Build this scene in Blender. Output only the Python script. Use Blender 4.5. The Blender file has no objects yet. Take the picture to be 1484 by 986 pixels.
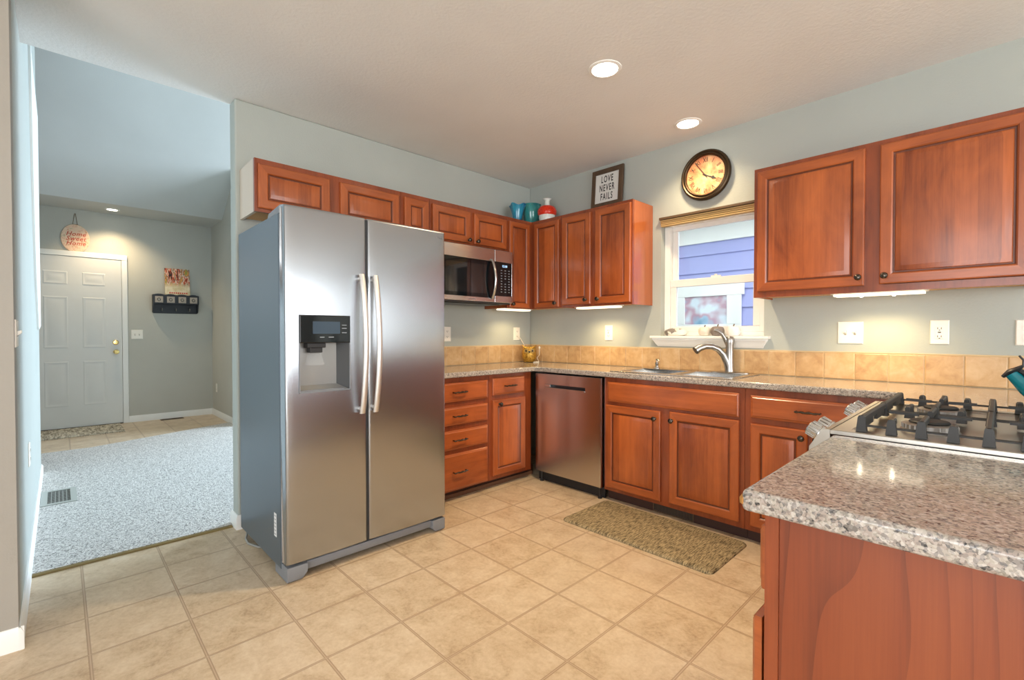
import bpy, bmesh, math, random
from mathutils import Vector, Matrix
R = math.radians
random.seed(4)
scene = bpy.context.scene
COL = scene.collection

# ------------------------------------------------------------------ camera
cam_d = bpy.data.cameras.new('camera')
cam_d.sensor_width = 36.0
cam_d.lens = 681.73 / 1484 * 36.0
cam_d.clip_start = 0.02
cam = bpy.data.objects.new('camera', cam_d)
COL.objects.link(cam)
cam.location = (3.1899, -3.3236, 1.1881)
cam.rotation_euler = (math.pi / 2 - 0.0149, 0.0005, 0.8045)
scene.camera = cam

# ------------------------------------------------------------------ world, exposure
w = bpy.data.worlds.new('world'); scene.world = w
w.use_nodes = True
bg = w.node_tree.nodes['Background']
bg.inputs[0].default_value = (0.90, 0.95, 1.0, 1)
bg.inputs[1].default_value = 4.6
scene.view_settings.view_transform = 'Standard'
scene.view_settings.look = 'None'
scene.view_settings.exposure = -0.08
scene.view_settings.gamma = 1.0
scene.view_settings.use_curve_mapping = False
try:
    scene.cycles.use_denoising = True
    scene.cycles.max_bounces = 10
    scene.cycles.diffuse_bounces = 6
    scene.cycles.sample_clamp_indirect = 6
except Exception:
    pass

def area(name, loc, target, sx, sy, power, color, spread=180):
    l = bpy.data.lights.new(name, 'AREA')
    l.shape = 'RECTANGLE'; l.size = sx; l.size_y = sy
    l.energy = power; l.color = color; l.spread = R(spread)
    o = bpy.data.objects.new(name, l); COL.objects.link(o)
    o.location = loc
    d = Vector(target) - Vector(loc)
    o.rotation_euler = d.to_track_quat('-Z', 'Y').to_euler()
    return o
DAY = (0.80, 0.90, 1.0)
NEU = (1.0, 0.98, 0.95)
area('daylight living window', (-1.9, 1.90, 1.75), (-1.7, -4, 0.4), 2.4, 1.9, 290, (0.66, 0.82, 1.0), 130)
area('daylight side window', (7.02, -2.6, 1.45), (0, -2.2, 1.3), 4.4, 1.8, 92, NEU)
area('daylight back door', (3.9, -6.02, 1.25), (3.9, 0, 1.2), 3.2, 2.1, 62, NEU)

# ------------------------------------------------------------------ node helpers
class NT:
    def __init__(s, name):
        s.m = bpy.data.materials.new(name); s.m.use_nodes = True
        s.t = s.m.node_tree
        s.b = s.t.nodes['Principled BSDF']
        s.out = s.t.nodes['Material Output']
    def n(s, typ, ins=None, **props):
        nd = s.t.nodes.new(typ)
        for k, v in props.items():
            setattr(nd, k, v)
        for k, v in (ins or {}).items():
            s.set(nd, k, v)
        return nd
    def set(s, nd, k, v):
        if isinstance(v, bpy.types.NodeSocket):
            s.t.links.new(v, nd.inputs[k])
        else:
            nd.inputs[k].default_value = v
    def math(s, op, a, b=0.0, c=0.0):
        nd = s.n('ShaderNodeMath', {0: a, 1: b, 2: c}, operation=op)
        return nd.outputs[0]
    def ramp(s, fac, stops, interp='LINEAR'):
        nd = s.n('ShaderNodeValToRGB', {0: fac})
        cr = nd.color_ramp; cr.interpolation = interp
        while len(cr.elements) < len(stops):
            cr.elements.new(0.5)
        for e, (p, c) in zip(cr.elements, stops):
            e.position = p
            e.color = (c[0], c[1], c[2], 1) if not isinstance(c, (int, float)) else (c, c, c, 1)
        return nd.outputs[0]
    def mix(s, f, a, b, mode='MIX'):
        nd = s.n('ShaderNodeMix', data_type='RGBA', blend_type=mode)
        s.set(nd, 0, f)
        for k, v in ((6, a), (7, b)):
            if isinstance(v, (tuple, list)): v = (v[0], v[1], v[2], 1)
            s.set(nd, k, v)
        return nd.outputs[2]
    def obj(s, scale=(1, 1, 1), loc=(0, 0, 0), rot=(0, 0, 0)):
        tc = s.n('ShaderNodeTexCoord')
        mp = s.n('ShaderNodeMapping', {0: tc.outputs['Object'], 1: loc, 2: rot, 3: scale})
        return mp.outputs[0]
    def noise(s, vec, scale, detail=3, rough=0.55, dist=0.0):
        nd = s.n('ShaderNodeTexNoise', {'Vector': vec, 'Scale': scale, 'Detail': detail, 'Roughness': rough, 'Distortion': dist})
        return nd.outputs[0]
    def bump(s, h, strength=0.2, dist=0.01):
        nd = s.n('ShaderNodeBump', {'Height': h, 'Strength': strength, 'Distance': dist})
        s.set(s.b, 'Normal', nd.outputs[0])
    def bs(s, **kw):
        for k, v in kw.items():
            s.set(s.b, k.replace('_', ' '), v)
        return s

def srgb(r, g, b):
    f = lambda c: (c / 255 / 12.92) if c / 255 <= 0.04045 else ((c / 255 + 0.055) / 1.055) ** 2.4
    return (f(r), f(g), f(b), 1)

def plain(name, col, rough=0.5, metal=0.0, spec=0.5, **kw):
    t = NT(name)
    t.bs(Base_Color=(col[0], col[1], col[2], 1), Roughness=rough, Metallic=metal, Specular_IOR_Level=spec, **kw)
    return t.m

def emit(name, col, strength):
    t = NT(name)
    t.bs(Base_Color=(col[0], col[1], col[2], 1), Emission_Color=(col[0], col[1], col[2], 1), Emission_Strength=strength)
    return t.m

M = {}
def paint(name, col, bump=0.25, scale=90, rough=0.6):
    t = NT(name)
    v = t.obj()
    n = t.noise(v, 2.0, 3)
    c = t.ramp(n, [(0.3, [x * 0.97 for x in col[:3]]), (0.7, [min(1, x * 1.03) for x in col[:3]])])
    t.bs(Base_Color=c, Roughness=rough, Specular_IOR_Level=0.35)
    h = t.noise(v, scale, 4, 0.6)
    t.bump(h, bump, 0.004)
    return t.m
M['wall'] = paint('sage grey wall paint', srgb(173, 178, 172))
M['wall_warm'] = paint('greige wall paint', srgb(158, 153, 144))
M['wall_entry'] = paint('grey entry paint', srgb(190, 189, 180))
M['vault'] = paint('pale vault paint', srgb(186, 188, 184), 0.1)
M['ceiling'] = paint('textured ceiling paint', srgb(224, 223, 220), 0.5, 60, 0.85)
M['white_paint'] = paint('white trim paint', srgb(236, 236, 233), 0.02, 30, 0.35)
M['door_paint'] = paint('white door paint', srgb(222, 222, 219), 0.02, 30, 0.4)

def wood(name, horiz=False, stave=False, dark=(0.185, 0.036, 0.009), light=(0.510, 0.128, 0.030), rough=0.30):
    t = NT(name)
    sc = (1.3, 1.3, 26) if horiz else (26, 26, 1.3)
    v = t.obj(sc)
    g = t.noise(v, 1.6, 7, 0.62, 0.5)
    v2 = t.obj((2.0, 2.0, 6) if horiz else (6, 6, 2.0))
    b = t.noise(v2, 1.1, 4, 0.6, 0.8)
    v3 = t.obj((3, 3, 120) if horiz else (120, 120, 3))
    p = t.noise(v3, 2.0, 2, 0.7)
    f = t.math('ADD', t.math('MULTIPLY', g, 0.42), t.math('MULTIPLY', b, 0.66))
    f = t.math('ADD', f, t.math('MULTIPLY', t.math('SUBTRACT', p, 0.5), 0.16))
    if stave:
        tc = t.n('ShaderNodeTexCoord')
        sp = t.n('ShaderNodeSeparateXYZ', {0: tc.outputs['Object']})
        u = t.math('ADD', sp.outputs[0], sp.outputs[1])
        u = t.math('FLOOR', t.math('MULTIPLY', u, 13.0))
        wn = t.n('ShaderNodeTexWhiteNoise', {'W': u}, noise_dimensions='1D')
        f = t.math('ADD', f, t.math('MULTIPLY', t.math('SUBTRACT', wn.outputs[0], 0.5), 0.26))
    mid = [(a + c) / 2 for a, c in zip(dark, light)]
    c = t.ramp(f, [(0.30, dark), (0.52, mid), (0.80, light)])
    t.bs(Base_Color=c, Roughness=rough, Specular_IOR_Level=0.5, Coat_Weight=0.25, Coat_Roughness=0.15)
    t.bump(g, 0.05, 0.002)
    return t.m
M['wood'] = wood('cherry wood upright grain')
M['wood_h'] = wood('cherry wood level grain', horiz=True)
M['wood_p'] = wood('cherry wood glued staves', stave=True)
M['wood_frame'] = wood('cherry face frame', dark=(0.130, 0.025, 0.008), light=(0.330, 0.072, 0.020))
M['wood_end'] = wood('cherry end panel', dark=(0.120, 0.024, 0.008), light=(0.330, 0.070, 0.020), rough=0.42)
def end_panel():
    t = NT('cathedral grain end panel')
    v = t.obj((1, 1, 1)); sp = t.n('ShaderNodeSeparateXYZ', {0: v})
    d = t.noise(t.obj((2.0, 2.0, 0.55)), 1.4, 2, 0.5)
    u = t.math('ADD', t.math('MULTIPLY', sp.outputs[0], 9.0), t.math('MULTIPLY', d, 4.0))
    wv = t.math('FRACT', t.math('MULTIPLY', u, 2.6))
    fine = t.noise(t.obj((160, 160, 4)), 1.0, 3, 0.7)
    big = t.noise(t.obj((6, 6, 1.0)), 1.0, 3, 0.6)
    f = t.math('ADD', t.math('MULTIPLY', t.math('POWER', wv, 4.0), 0.18), t.math('ADD', t.math('MULTIPLY', fine, 0.30), t.math('MULTIPLY', big, 0.45)))
    c = t.ramp(f, [(0.26, (0.270, 0.062, 0.016)), (0.45, (0.215, 0.044, 0.011)), (0.70, (0.110, 0.021, 0.006))])
    t.bs(Base_Color=c, Roughness=0.42); return t.m
M['wood_panel'] = end_panel()
M['wood_side'] = wood('cherry side panel', dark=(0.30, 0.075, 0.022), light=(0.46, 0.13, 0.04), rough=0.10)
M['wood_groove'] = wood('dark glazed groove', dark=(0.075, 0.015, 0.005), light=(0.165, 0.036, 0.011))
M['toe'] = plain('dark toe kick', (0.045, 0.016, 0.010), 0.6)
M['maple'] = plain('maple veneer underside', srgb(214, 160, 96), 0.5)
M['melamine'] = plain('pale melamine side', srgb(205, 190, 172), 0.45)

def granite():
    t = NT('speckled granite laminate')
    v = t.obj()
    a = t.n('ShaderNodeTexVoronoi', {'Vector': v, 'Scale': 175.0, 'Randomness': 1.0})
    s1 = t.n('ShaderNodeSeparateColor', {0: a.outputs['Color']})
    c1 = t.ramp(s1.outputs[0], [(0.0, (0.05, 0.05, 0.05)), (0.08, (0.17, 0.16, 0.155)), (0.18, (0.36, 0.30, 0.26)),
                                (0.46, (0.43, 0.39, 0.33)), (0.74, (0.56, 0.52, 0.47)), (0.90, (0.22, 0.21, 0.205))], 'CONSTANT')
    b = t.n('ShaderNodeTexVoronoi', {'Vector': v, 'Scale': 300.0, 'Randomness': 1.0})
    s2 = t.n('ShaderNodeSeparateColor', {0: b.outputs['Color']})
    c2 = t.ramp(s2.outputs[1], [(0.0, (0.04, 0.04, 0.04)), (0.16, (0.35, 0.30, 0.265)), (0.55, (0.48, 0.43, 0.39)), (0.86, (0.16, 0.15, 0.145))], 'CONSTANT')
    c = t.mix(0.42, c1, c2)
    t.bs(Base_Color=c, Roughness=0.09, Specular_IOR_Level=0.5)
    return t.m
M['granite'] = granite()
M['chip'] = plain('raw chipboard', srgb(170, 120, 62), 0.9)

def vinyl():
    t = NT('tile pattern vinyl floor')
    S, TX, TY = 0.3106, 0.2507, -1.3909
    tc = t.n('ShaderNodeTexCoord')
    sp = t.n('ShaderNodeSeparateXYZ', {0: tc.outputs['Object']})
    def line(sock, off):
        u = t.math('DIVIDE', t.math('SUBTRACT', sock, off), S)
        fr = t.math('FRACT', t.math('ADD', u, 100.5))
        d = t.math('MULTIPLY', t.math('ABSOLUTE', t.math('SUBTRACT', fr, 0.5)), S)   # metres from line
        return d, t.math('FLOOR', t.math('ADD', u, 100.0))
    dx, ix = line(sp.outputs[0], TX)
    dy, iy = line(sp.outputs[1], TY)
    d = t.math('MINIMUM', dx, dy)
    groove = t.n('ShaderNodeMapRange', {0: d, 1: 0.0045, 2: 0.0065, 3: 1.0, 4: 0.0}).outputs[0]
    core = t.n('ShaderNodeMapRange', {0: d, 1: 0.0012, 2: 0.0025, 3: 1.0, 4: 0.0}).outputs[0]
    v = t.obj()
    n1 = t.noise(v, 9.0, 6, 0.65, 0.6)
    n2 = t.noise(v, 55.0, 5, 0.7)
    cx = t.n('ShaderNodeCombineXYZ', {0: ix, 1: iy})
    wn = t.n('ShaderNodeTexWhiteNoise', {'Vector': cx.outputs[0]}, noise_dimensions='2D')
    f = t.math('ADD', t.math('MULTIPLY', n1, 0.6), t.math('MULTIPLY', n2, 0.4))
    f = t.math('ADD', f, t.math('MULTIPLY', t.math('SUBTRACT', wn.outputs[0], 0.5), 0.06))
    c = t.ramp(f, [(0.30, srgb(164, 138, 108)[:3]), (0.45, srgb(196, 174, 144)[:3]), (0.56, srgb(208, 188, 160)[:3]), (0.72, srgb(220, 204, 180)[:3])])
    c = t.mix(t.math('MULTIPLY', groove, 0.85), c, srgb(158, 132, 106)[:3])
    c = t.mix(t.math('MULTIPLY', core, 0.7), c, srgb(200, 178, 150)[:3])
    t.bs(Base_Color=c, Roughness=t.math('ADD', 0.26, t.math('MULTIPLY', n2, 0.16)), Specular_IOR_Level=0.5)
    h = t.math('SUBTRACT', t.math('MULTIPLY', n2, 0.25), groove)
    t.bump(h, 0.25, 0.0015)
    return t.m
M['vinyl'] = vinyl()

def carpet():
    t = NT('speckled cut pile carpet')
    v = t.obj()
    n = t.noise(v, 120.0, 3, 0.75)
    n2 = t.noise(v, 60.0, 3, 0.6)
    f = t.math('ADD', t.math('MULTIPLY', n, 0.7), t.math('MULTIPLY', n2, 0.3))
    c = t.ramp(f, [(0.36, (0.12, 0.115, 0.105)), (0.46, (0.50, 0.485, 0.455)), (0.55, (0.70, 0.68, 0.64)), (0.7, (0.80, 0.78, 0.74))])
    t.bs(Base_Color=c, Roughness=0.95, Specular_IOR_Level=0.1)
    t.bump(f, 0.9, 0.012)
    return t.m
M['carpet'] = carpet()

def steel(name, col=(0.44, 0.465, 0.50), rough=0.27, aniso=0.75, rot=0.0, axis='Z', streak=True):
    t = NT(name)
    tg = t.n('ShaderNodeTangent', direction_type='RADIAL', axis=axis)
    v = t.obj((90, 90, 0.8) if axis == 'Z' else (1, 90, 90))
    n = t.noise(v, 3.0, 3, 0.6)
    r = rough
    c = t.ramp(n, [(0.3, [x * 0.98 for x in col]), (0.7, [min(1, x * 1.02) for x in col])])
    t.bs(Base_Color=c, Metallic=1.0, Roughness=r, Anisotropic=aniso, Anisotropic_Rotation=rot, Tangent=tg.outputs[0])
    return t.m
M['steel'] = steel('brushed stainless steel')
M['steel_dw'] = steel('brushed dishwasher steel', (0.60, 0.59, 0.58), 0.24, 0.8, 0.25)
M['steel_mw'] = plain('bright brushed stainless', (0.76, 0.77, 0.79), 0.20, 1.0)
M['steel_plain'] = plain('satin stainless', (0.62, 0.62, 0.61), 0.22, 1.0)
M['steel_top'] = plain('cooktop stainless', (0.50, 0.48, 0.44), 0.28, 1.0)
M['nickel'] = plain('brushed nickel', (0.40, 0.385, 0.365), 0.30, 1.0)
M['steel_bar'] = plain('satin steel handle bar', (0.74, 0.73, 0.71), 0.42, 1.0)
M['fridge_side'] = plain('grey painted fridge side', srgb(88, 100, 110), 0.34, 0.35)
M['fridge_grey'] = plain('grey plastic grille', srgb(126, 130, 136), 0.45)
M['dark_seal'] = plain('dark door gasket', (0.02, 0.022, 0.025), 0.6)
M['black_gloss'] = plain('black glass panel', (0.006, 0.008, 0.010), 0.06)
M['black'] = plain('matt black', (0.012, 0.012, 0.013), 0.55)
M['black_satin'] = plain('satin black plastic', (0.02, 0.02, 0.022), 0.32)
M['iron'] = plain('cast iron', (0.030, 0.029, 0.028), 0.50)
M['bronze'] = plain('oil rubbed bronze', (0.105, 0.085, 0.068), 0.26, 0.95)
M['brass'] = plain('polished brass', (0.80, 0.58, 0.22), 0.18, 1.0)
M['display'] = plain('dim display', srgb(52, 68, 84), 0.12)
M['digits'] = emit('blue lit digits', (0.45, 0.7, 1.0), 1.6)
M['label_grey'] = plain('light grey legend print', srgb(140, 146, 150), 0.5)
M['logo'] = plain('grey logo print', srgb(92, 94, 98), 0.4)
M['cavity_reflection'] = plain('dispenser wall in dark reflection tone', srgb(84, 86, 88), 0.3, 0.2)  # dark reflection on the cavity's right wall, put into its colour
M['recess'] = plain('grey dispenser cavity', srgb(150, 150, 148), 0.28, 0.3)
M['clear'] = plain('clear plastic', (0.75, 0.80, 0.84), 0.08, Alpha=0.09)
M['plastic_white'] = plain('white plastic plate', srgb(238, 234, 224), 0.35)
M['plastic_slot'] = plain('shadowed plastic slot', srgb(70, 64, 58), 0.6)
M['cord'] = plain('grey rubber cord', srgb(150, 148, 142), 0.6)
M['cord_white'] = plain('white cord', srgb(235, 228, 215), 0.5)
M['sticker'] = plain('white paper label', srgb(225, 226, 226), 0.6)
M['lens'] = emit('lit downlight lens', (1.0, 0.90, 0.74), 14.0)
M['tube'] = emit('lit lamp diffuser', (1.0, 0.90, 0.70), 1.6)
M['bulb'] = emit('lit halogen bulb', (1.0, 0.88, 0.66), 60.0)

def backsplash():
    t = NT('tumbled tan wall tile')
    v = t.obj()
    n = t.noise(v, 14.0, 6, 0.65, 0.5)
    geo = t.n('ShaderNodeNewGeometry')
    ri = geo.outputs['Random Per Island']
    f = t.math('ADD', n, t.math('MULTIPLY', t.math('SUBTRACT', ri, 0.5), 0.20))
    c = t.ramp(f, [(0.25, srgb(172, 134, 92)[:3]), (0.5, srgb(198, 162, 118)[:3]), (0.75, srgb(212, 182, 142)[:3])])
    t.bs(Base_Color=c, Roughness=0.35)
    return t.m
M['splash'] = backsplash()
M['grout'] = plain('pale grout', srgb(216, 192, 150), 0.8)

def glass():
    t = NT('thin clear pane')
    fr = t.n('ShaderNodeFresnel', {'IOR': 1.35})
    tr = t.n('ShaderNodeBsdfTransparent', {0: (0.96, 0.98, 0.97, 1)})
    gl = t.n('ShaderNodeBsdfGlossy', {'Color': (1, 1, 1, 1), 'Roughness': 0.02})
    mx = t.n('ShaderNodeMixShader', {0: fr.outputs[0], 1: tr.outputs[0], 2: gl.outputs[0]})
    t.t.links.new(mx.outputs[0], t.out.inputs[0])
    return t.m
M['glass'] = glass()

def woven(name, a, b, sx, sy, rough=0.9, streak=True):
    t = NT(name)
    v = t.obj((sx, sy, 60))
    n = t.noise(v, 1.0, 3, 0.7)
    v2 = t.obj()
    n2 = t.noise(v2, 260.0, 2, 0.6)
    f = t.math('ADD', t.math('MULTIPLY', n, 0.80), t.math('MULTIPLY', n2, 0.20))
    c = t.ramp(f, [(0.38, a), (0.60, b)])
    t.bs(Base_Color=c, Roughness=rough, Specular_IOR_Level=0.25)
    t.bump(f, 0.5, 0.004)
    return t.m
M['mat'] = woven('woven taupe mat', srgb(74, 64, 47)[:3], srgb(180, 162, 126)[:3], 170, 22)
M['doormat'] = woven('striped rag mat', srgb(110, 100, 84)[:3], srgb(214, 206, 188)[:3], 8, 45)

# ------------------------------------------------------------------ mesh helpers
class MB:
    def __init__(s):
        s.v = []; s.f = []; s.mi = []
    def add(s, vs, fs, mi=0):
        o = len(s.v); s.v += [tuple(x) for x in vs]
        for q in fs:
            s.f.append(tuple(i + o for i in q)); s.mi.append(mi)
        return s
    def box(s, x0, x1, y0, y1, z0, z1, mi=0):
        vs = [(x, y, z) for z in (z0, z1) for y in (y0, y1) for x in (x0, x1)]
        return s.add(vs, [(0, 2, 3, 1), (4, 5, 7, 6), (0, 1, 5, 4), (2, 6, 7, 3), (0, 4, 6, 2), (1, 3, 7, 5)], mi)
    def rings(s, rings, mi=0, cap0=True, cap1=True, close=True, mis=None):
        n = len(rings[0]); vs = [p for r in rings for p in r]; o = len(s.v)
        s.v += [tuple(p) for p in vs]
        for k in range(len(rings) - 1):
            for i in range(n if close else n - 1):
                j = (i + 1) % n
                s.f.append((o + k * n + i, o + k * n + j, o + (k + 1) * n + j, o + (k + 1) * n + i))
                s.mi.append(mis(k, i) if mis else mi)
        if cap0: s.f.append(tuple(o + i for i in range(n))[::-1]); s.mi.append(mis(-1, 0) if mis else mi)
        if cap1:
            k = len(rings) - 1
            s.f.append(tuple(o + k * n + i for i in range(n))); s.mi.append(mis(k, -1) if mis else mi)
        return s
    def lathe(s, prof, org, axis=(0, 0, 1), n=24, mi=0, sx=1.0, cap0=True, cap1=True, up=None):
        a = Vector(axis).normalized()
        r = Vector(up) if up else (Vector((1, 0, 0)) if abs(a.x) < 0.9 else Vector((0, 1, 0)))
        u = (r - a * r.dot(a)).normalized(); q = a.cross(u)
        rings = []
        for rad, h in prof:
            rad = max(rad, 1e-5)
            rings.append([Vector(org) + a * h + u * (rad * sx * math.cos(2 * math.pi * i / n)) + q * (rad * math.sin(2 * math.pi * i / n)) for i in range(n)])
        return s.rings(rings, mi, cap0, cap1)
    def tube(s, pts, rad, n=10, mi=0, flat=1.0, upv=None):
        pts = [Vector(p) for p in pts]
        rads = rad if isinstance(rad, (list, tuple)) else [rad] * len(pts)
        rings = []; prev = None
        for k, p in enumerate(pts):
            d = (pts[min(k + 1, len(pts) - 1)] - pts[max(k - 1, 0)]).normalized()
            if prev is None:
                r = Vector(upv) if upv else (Vector((0, 0, 1)) if abs(d.z) < 0.9 else Vector((1, 0, 0)))
                u = (r - d * r.dot(d)).normalized()
            else:
                u = (prev - d * prev.dot(d)).normalized()
            prev = u; q = d.cross(u)
            rings.append([p + u * (rads[k] * math.cos(2 * math.pi * i / n)) + q * (rads[k] * flat * math.sin(2 * math.pi * i / n)) for i in range(n)])
        return s.rings(rings, mi)
    def prism(s, poly, fn, w0, w1, mi=0):
        return s.rings([[fn(u, v, w0) for u, v in poly], [fn(u, v, w1) for u, v in poly]], mi)
    def build(s, name, mat, parent=None, bevel=0, seg=2, smooth=True, angle=35):
        org = Vector((0, 0, 0))
        if parent is not None:
            p = parent
            while p is not None:
                org += Vector(p.location); p = p.parent
        me = bpy.data.meshes.new(name)
        me.from_pydata([tuple(Vector(v) - org) for v in s.v], [], s.f)
        mats = mat if isinstance(mat, (list, tuple)) else [mat]
        for m in mats: me.materials.append(m)
        for p, i in zip(me.polygons, s.mi): p.material_index = i
        bm = bmesh.new(); bm.from_mesh(me)
        bmesh.ops.remove_doubles(bm, verts=bm.verts, dist=1e-6)
        bmesh.ops.recalc_face_normals(bm, faces=bm.faces)
        bm.to_mesh(me); bm.free()
        if smooth:
            me.polygons.foreach_set('use_smooth', [True] * len(me.polygons))
            me.set_sharp_from_angle(angle=R(angle))
        o = bpy.data.objects.new(name, me); COL.objects.link(o)
        if parent is not None: o.parent = parent
        if bevel:
            b = o.modifiers.new('bevel', 'BEVEL'); b.width = bevel; b.segments = seg
            b.limit_method = 'ANGLE'; b.angle_limit = R(40); b.harden_normals = True
        return o

def tag(o, label=None, cat=None, group=None, kind=None):
    if label: o['label'] = label
    if cat: o['category'] = cat
    if group: o['group'] = group
    if kind: o['kind'] = kind
    return o
def thing(name, label, cat, loc, group=None):
    o = bpy.data.objects.new(name, None); COL.objects.link(o)
    o.location = loc; o.empty_display_size = 0.1
    return tag(o, label, cat, group)
def struct(name, mb, mat, parent=None, **kw):
    o = mb.build(name, mat, parent, **kw)
    if parent is None: o['kind'] = 'structure'
    return o

S = lambda c: (lambda u, v, w: (u, c - w, v))      # plane facing -y
Wf = lambda c: (lambda u, v, w: (c + w, u, v))     # plane facing +x
P = lambda c: (lambda u, v, w: (c - w, u, v))      # plane facing -x
def rect(u0, u1, v0, v1, fn, w):
    return [fn(u0, v0, w), fn(u1, v0, w), fn(u1, v1, w), fn(u0, v1, w)]
def fbox(mb, fn, u0, u1, v0, v1, w0, w1, mi=0):
    return mb.rings([rect(u0, u1, v0, v1, fn, w0), rect(u0, u1, v0, v1, fn, w1)], mi)

def text_geo(body, size=1.0, sx=1.0, shear=0.0, align='CENTER', space=1.0, extr=0.02, bold=0.0, spacing=1.0):
    c = bpy.data.curves.new('t', 'FONT'); c.body = body; c.size = size; c.extrude = extr
    c.align_x = align; c.align_y = 'CENTER'; c.shear = shear; c.space_line = space; c.resolution_u = 3; c.offset = bold; c.space_character = spacing
    o = bpy.data.objects.new('t', c); COL.objects.link(o)
    dg = bpy.context.evaluated_depsgraph_get(); dg.update()
    me = bpy.data.meshes.new_from_object(o.evaluated_get(dg))
    vs = [(v.co.x * sx, v.co.y, v.co.z) for v in me.vertices]
    fs = [tuple(p.vertices) for p in me.polygons]
    bpy.data.objects.remove(o); bpy.data.curves.remove(c); bpy.data.meshes.remove(me)
    return vs, fs
def put_text(mb, body, fn, u, v, size, w=0.0, sx=1.0, shear=0.0, thick=0.0008, mirror=1, rot=0.0, mi=0, bold=0.0, spacing=1.0):
    vs, fs = text_geo(body, size, sx, shear, bold=bold * size, spacing=spacing)
    cr, sr = math.cos(rot), math.sin(rot)
    out = []
    for x, y, z in vs:
        x *= mirror
        x, y = x * cr - y * sr, x * sr + y * cr
        out.append(fn(u + x, v + y, w + (thick if z > 0 else 0.0)))
    mb.add(out, fs, mi)

# ------------------------------------------------------------------ room shell
H = 2.596
mb = MB()
mb.box(-0.07, 7.25, -6.3, 0.12, -0.10, 0.0)
struct('floor', mb, M['vinyl'])
# carpet (stepped edge where the entry tiles begin)
def Zf(u, v, w): return (u, v, w)
mb = MB()
mb.prism([(-0.08, -5.6), (-0.08, 2.0), (-3.5, 2.0), (-3.5, -1.72), (-3.86, -1.72), (-3.42, -2.79), (-3.30, -3.10), (-3.30, -5.6)], Zf, -0.05, 0.012)
struct('floor_carpet', mb, M['carpet'])
mb = MB(); mb.box(-5.0, -3.28, -5.6, -1.60, -0.1, 0.0)
struct('floor_entry', mb, M['vinyl'])
mb = MB(); mb.box(-0.10, -0.055, -3.445, -2.57, -0.005, 0.010)
struct('trim_1', mb, plain('olive brown floor strip', srgb(122, 104, 58), 0.5), bevel=0.004)
# ceilings
mb = MB(); mb.box(-0.115, 7.3, -6.3, 0.15, H, H + 0.12)
struct('ceiling', mb, M['ceiling'])
mb = MB(); mb.box(-4.95, -4.2, -5.6, -1.6, 2.733, 2.85)
struct('ceiling_entry', mb, M['vault'])
mb = MB()
mb.prism([(-4.2, 2.733), (-1.9, 4.435), (-0.115, 4.435), (-0.115, 4.55), (-1.95, 4.55), (-4.2, 2.86)], lambda u, v, w: (u, w, v), -5.6, 2.1)
struct('ceiling_vault', mb, M['vault'])
# walls
mb = MB()
wx0, wx1, wz0, wz1 = 1.381, 2.115, 1.165, 2.050
mb.box(-0.115, wx0, 0, 0.13, -0.02, H); mb.box(wx1, 7.3, 0, 0.13, -0.02, H)
mb.box(wx0, wx1, 0, 0.13, -0.02, wz0); mb.box(wx0, wx1, 0, 0.13, wz1, H)
struct('wall_sink', mb, M['wall'])
mb = MB(); mb.box(-0.115, 0, -2.555, 0.0, -0.02, H)
struct('wall_fridge', mb, M['wall'], bevel=0.012, seg=3)
mb = MB(); mb.box(-0.113, -0.002, -5.6, 2.1, H + 0.121, 4.434)
struct('wall_upper', mb, M['vault'])
mb = MB(); mb.box(-2.4, 0.519, -3.57, -3.445, -0.02, H - 0.002)
mb.box(-2.4, -0.117, -3.57, -3.445, H - 0.002, 3.95)
struct('wall_left', mb, M['wall'])
mb = MB(); mb.box(0.52, 0.64, -6.3, -3.4452, -0.02, H - 0.002)
struct('wall_dining', mb, M['wall_warm'])
mb = MB(); mb.box(-5.0, -4.842, -5.6, -1.0, -0.02, 2.95)
struct('wall_entry', mb, M['wall_entry'])
mb = MB(); mb.box(-4.841, -3.5, -1.705, 2.1, -0.02, 3.4)
struct('wall_side', mb, M['wall_entry'])
mb = MB()   # living room far wall with its window opening
mb.box(-3.5, -3.1, 2.0, 2.12, -0.02, 4.5); mb.box(-0.7, 0.0, 2.0, 2.12, -0.02, 4.5)
mb.box(-3.1, -0.7, 2.0, 2.12, -0.02, 0.8); mb.box(-3.1, -0.7, 2.0, 2.12, 2.7, 4.5)
struct('wall_living', mb, M['wall'])
mb = MB(); mb.box(-0.115, 0.0, 0.131, 2.1, -0.02, 4.4)
struct('wall_partition', mb, M['wall'])
mb = MB(); mb.box(-5.0, -0.1, -5.7, -5.6, -0.02, 4.5)
struct('wall_hall', mb, M['wall'])
mb = MB()
mb.box(0.5, 2.3, -6.42, -6.3, -0.02, H); mb.box(5.5, 7.3, -6.42, -6.3, -0.02, H); mb.box(2.3, 5.5, -6.42, -6.3, 2.3, H)
struct('wall_back', mb, M['wall_warm'])
mb = MB()
mb.box(7.25, 7.37, -6.3, -4.9, -0.02, H); mb.box(7.25, 7.37, -0.3, 0.13, -0.02, H)
mb.box(7.25, 7.37, -4.9, -0.3, -0.02, 0.5); mb.box(7.25, 7.37, -4.9, -0.3, 2.4, H)
struct('wall_right', mb, M['wall_warm'])
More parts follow.
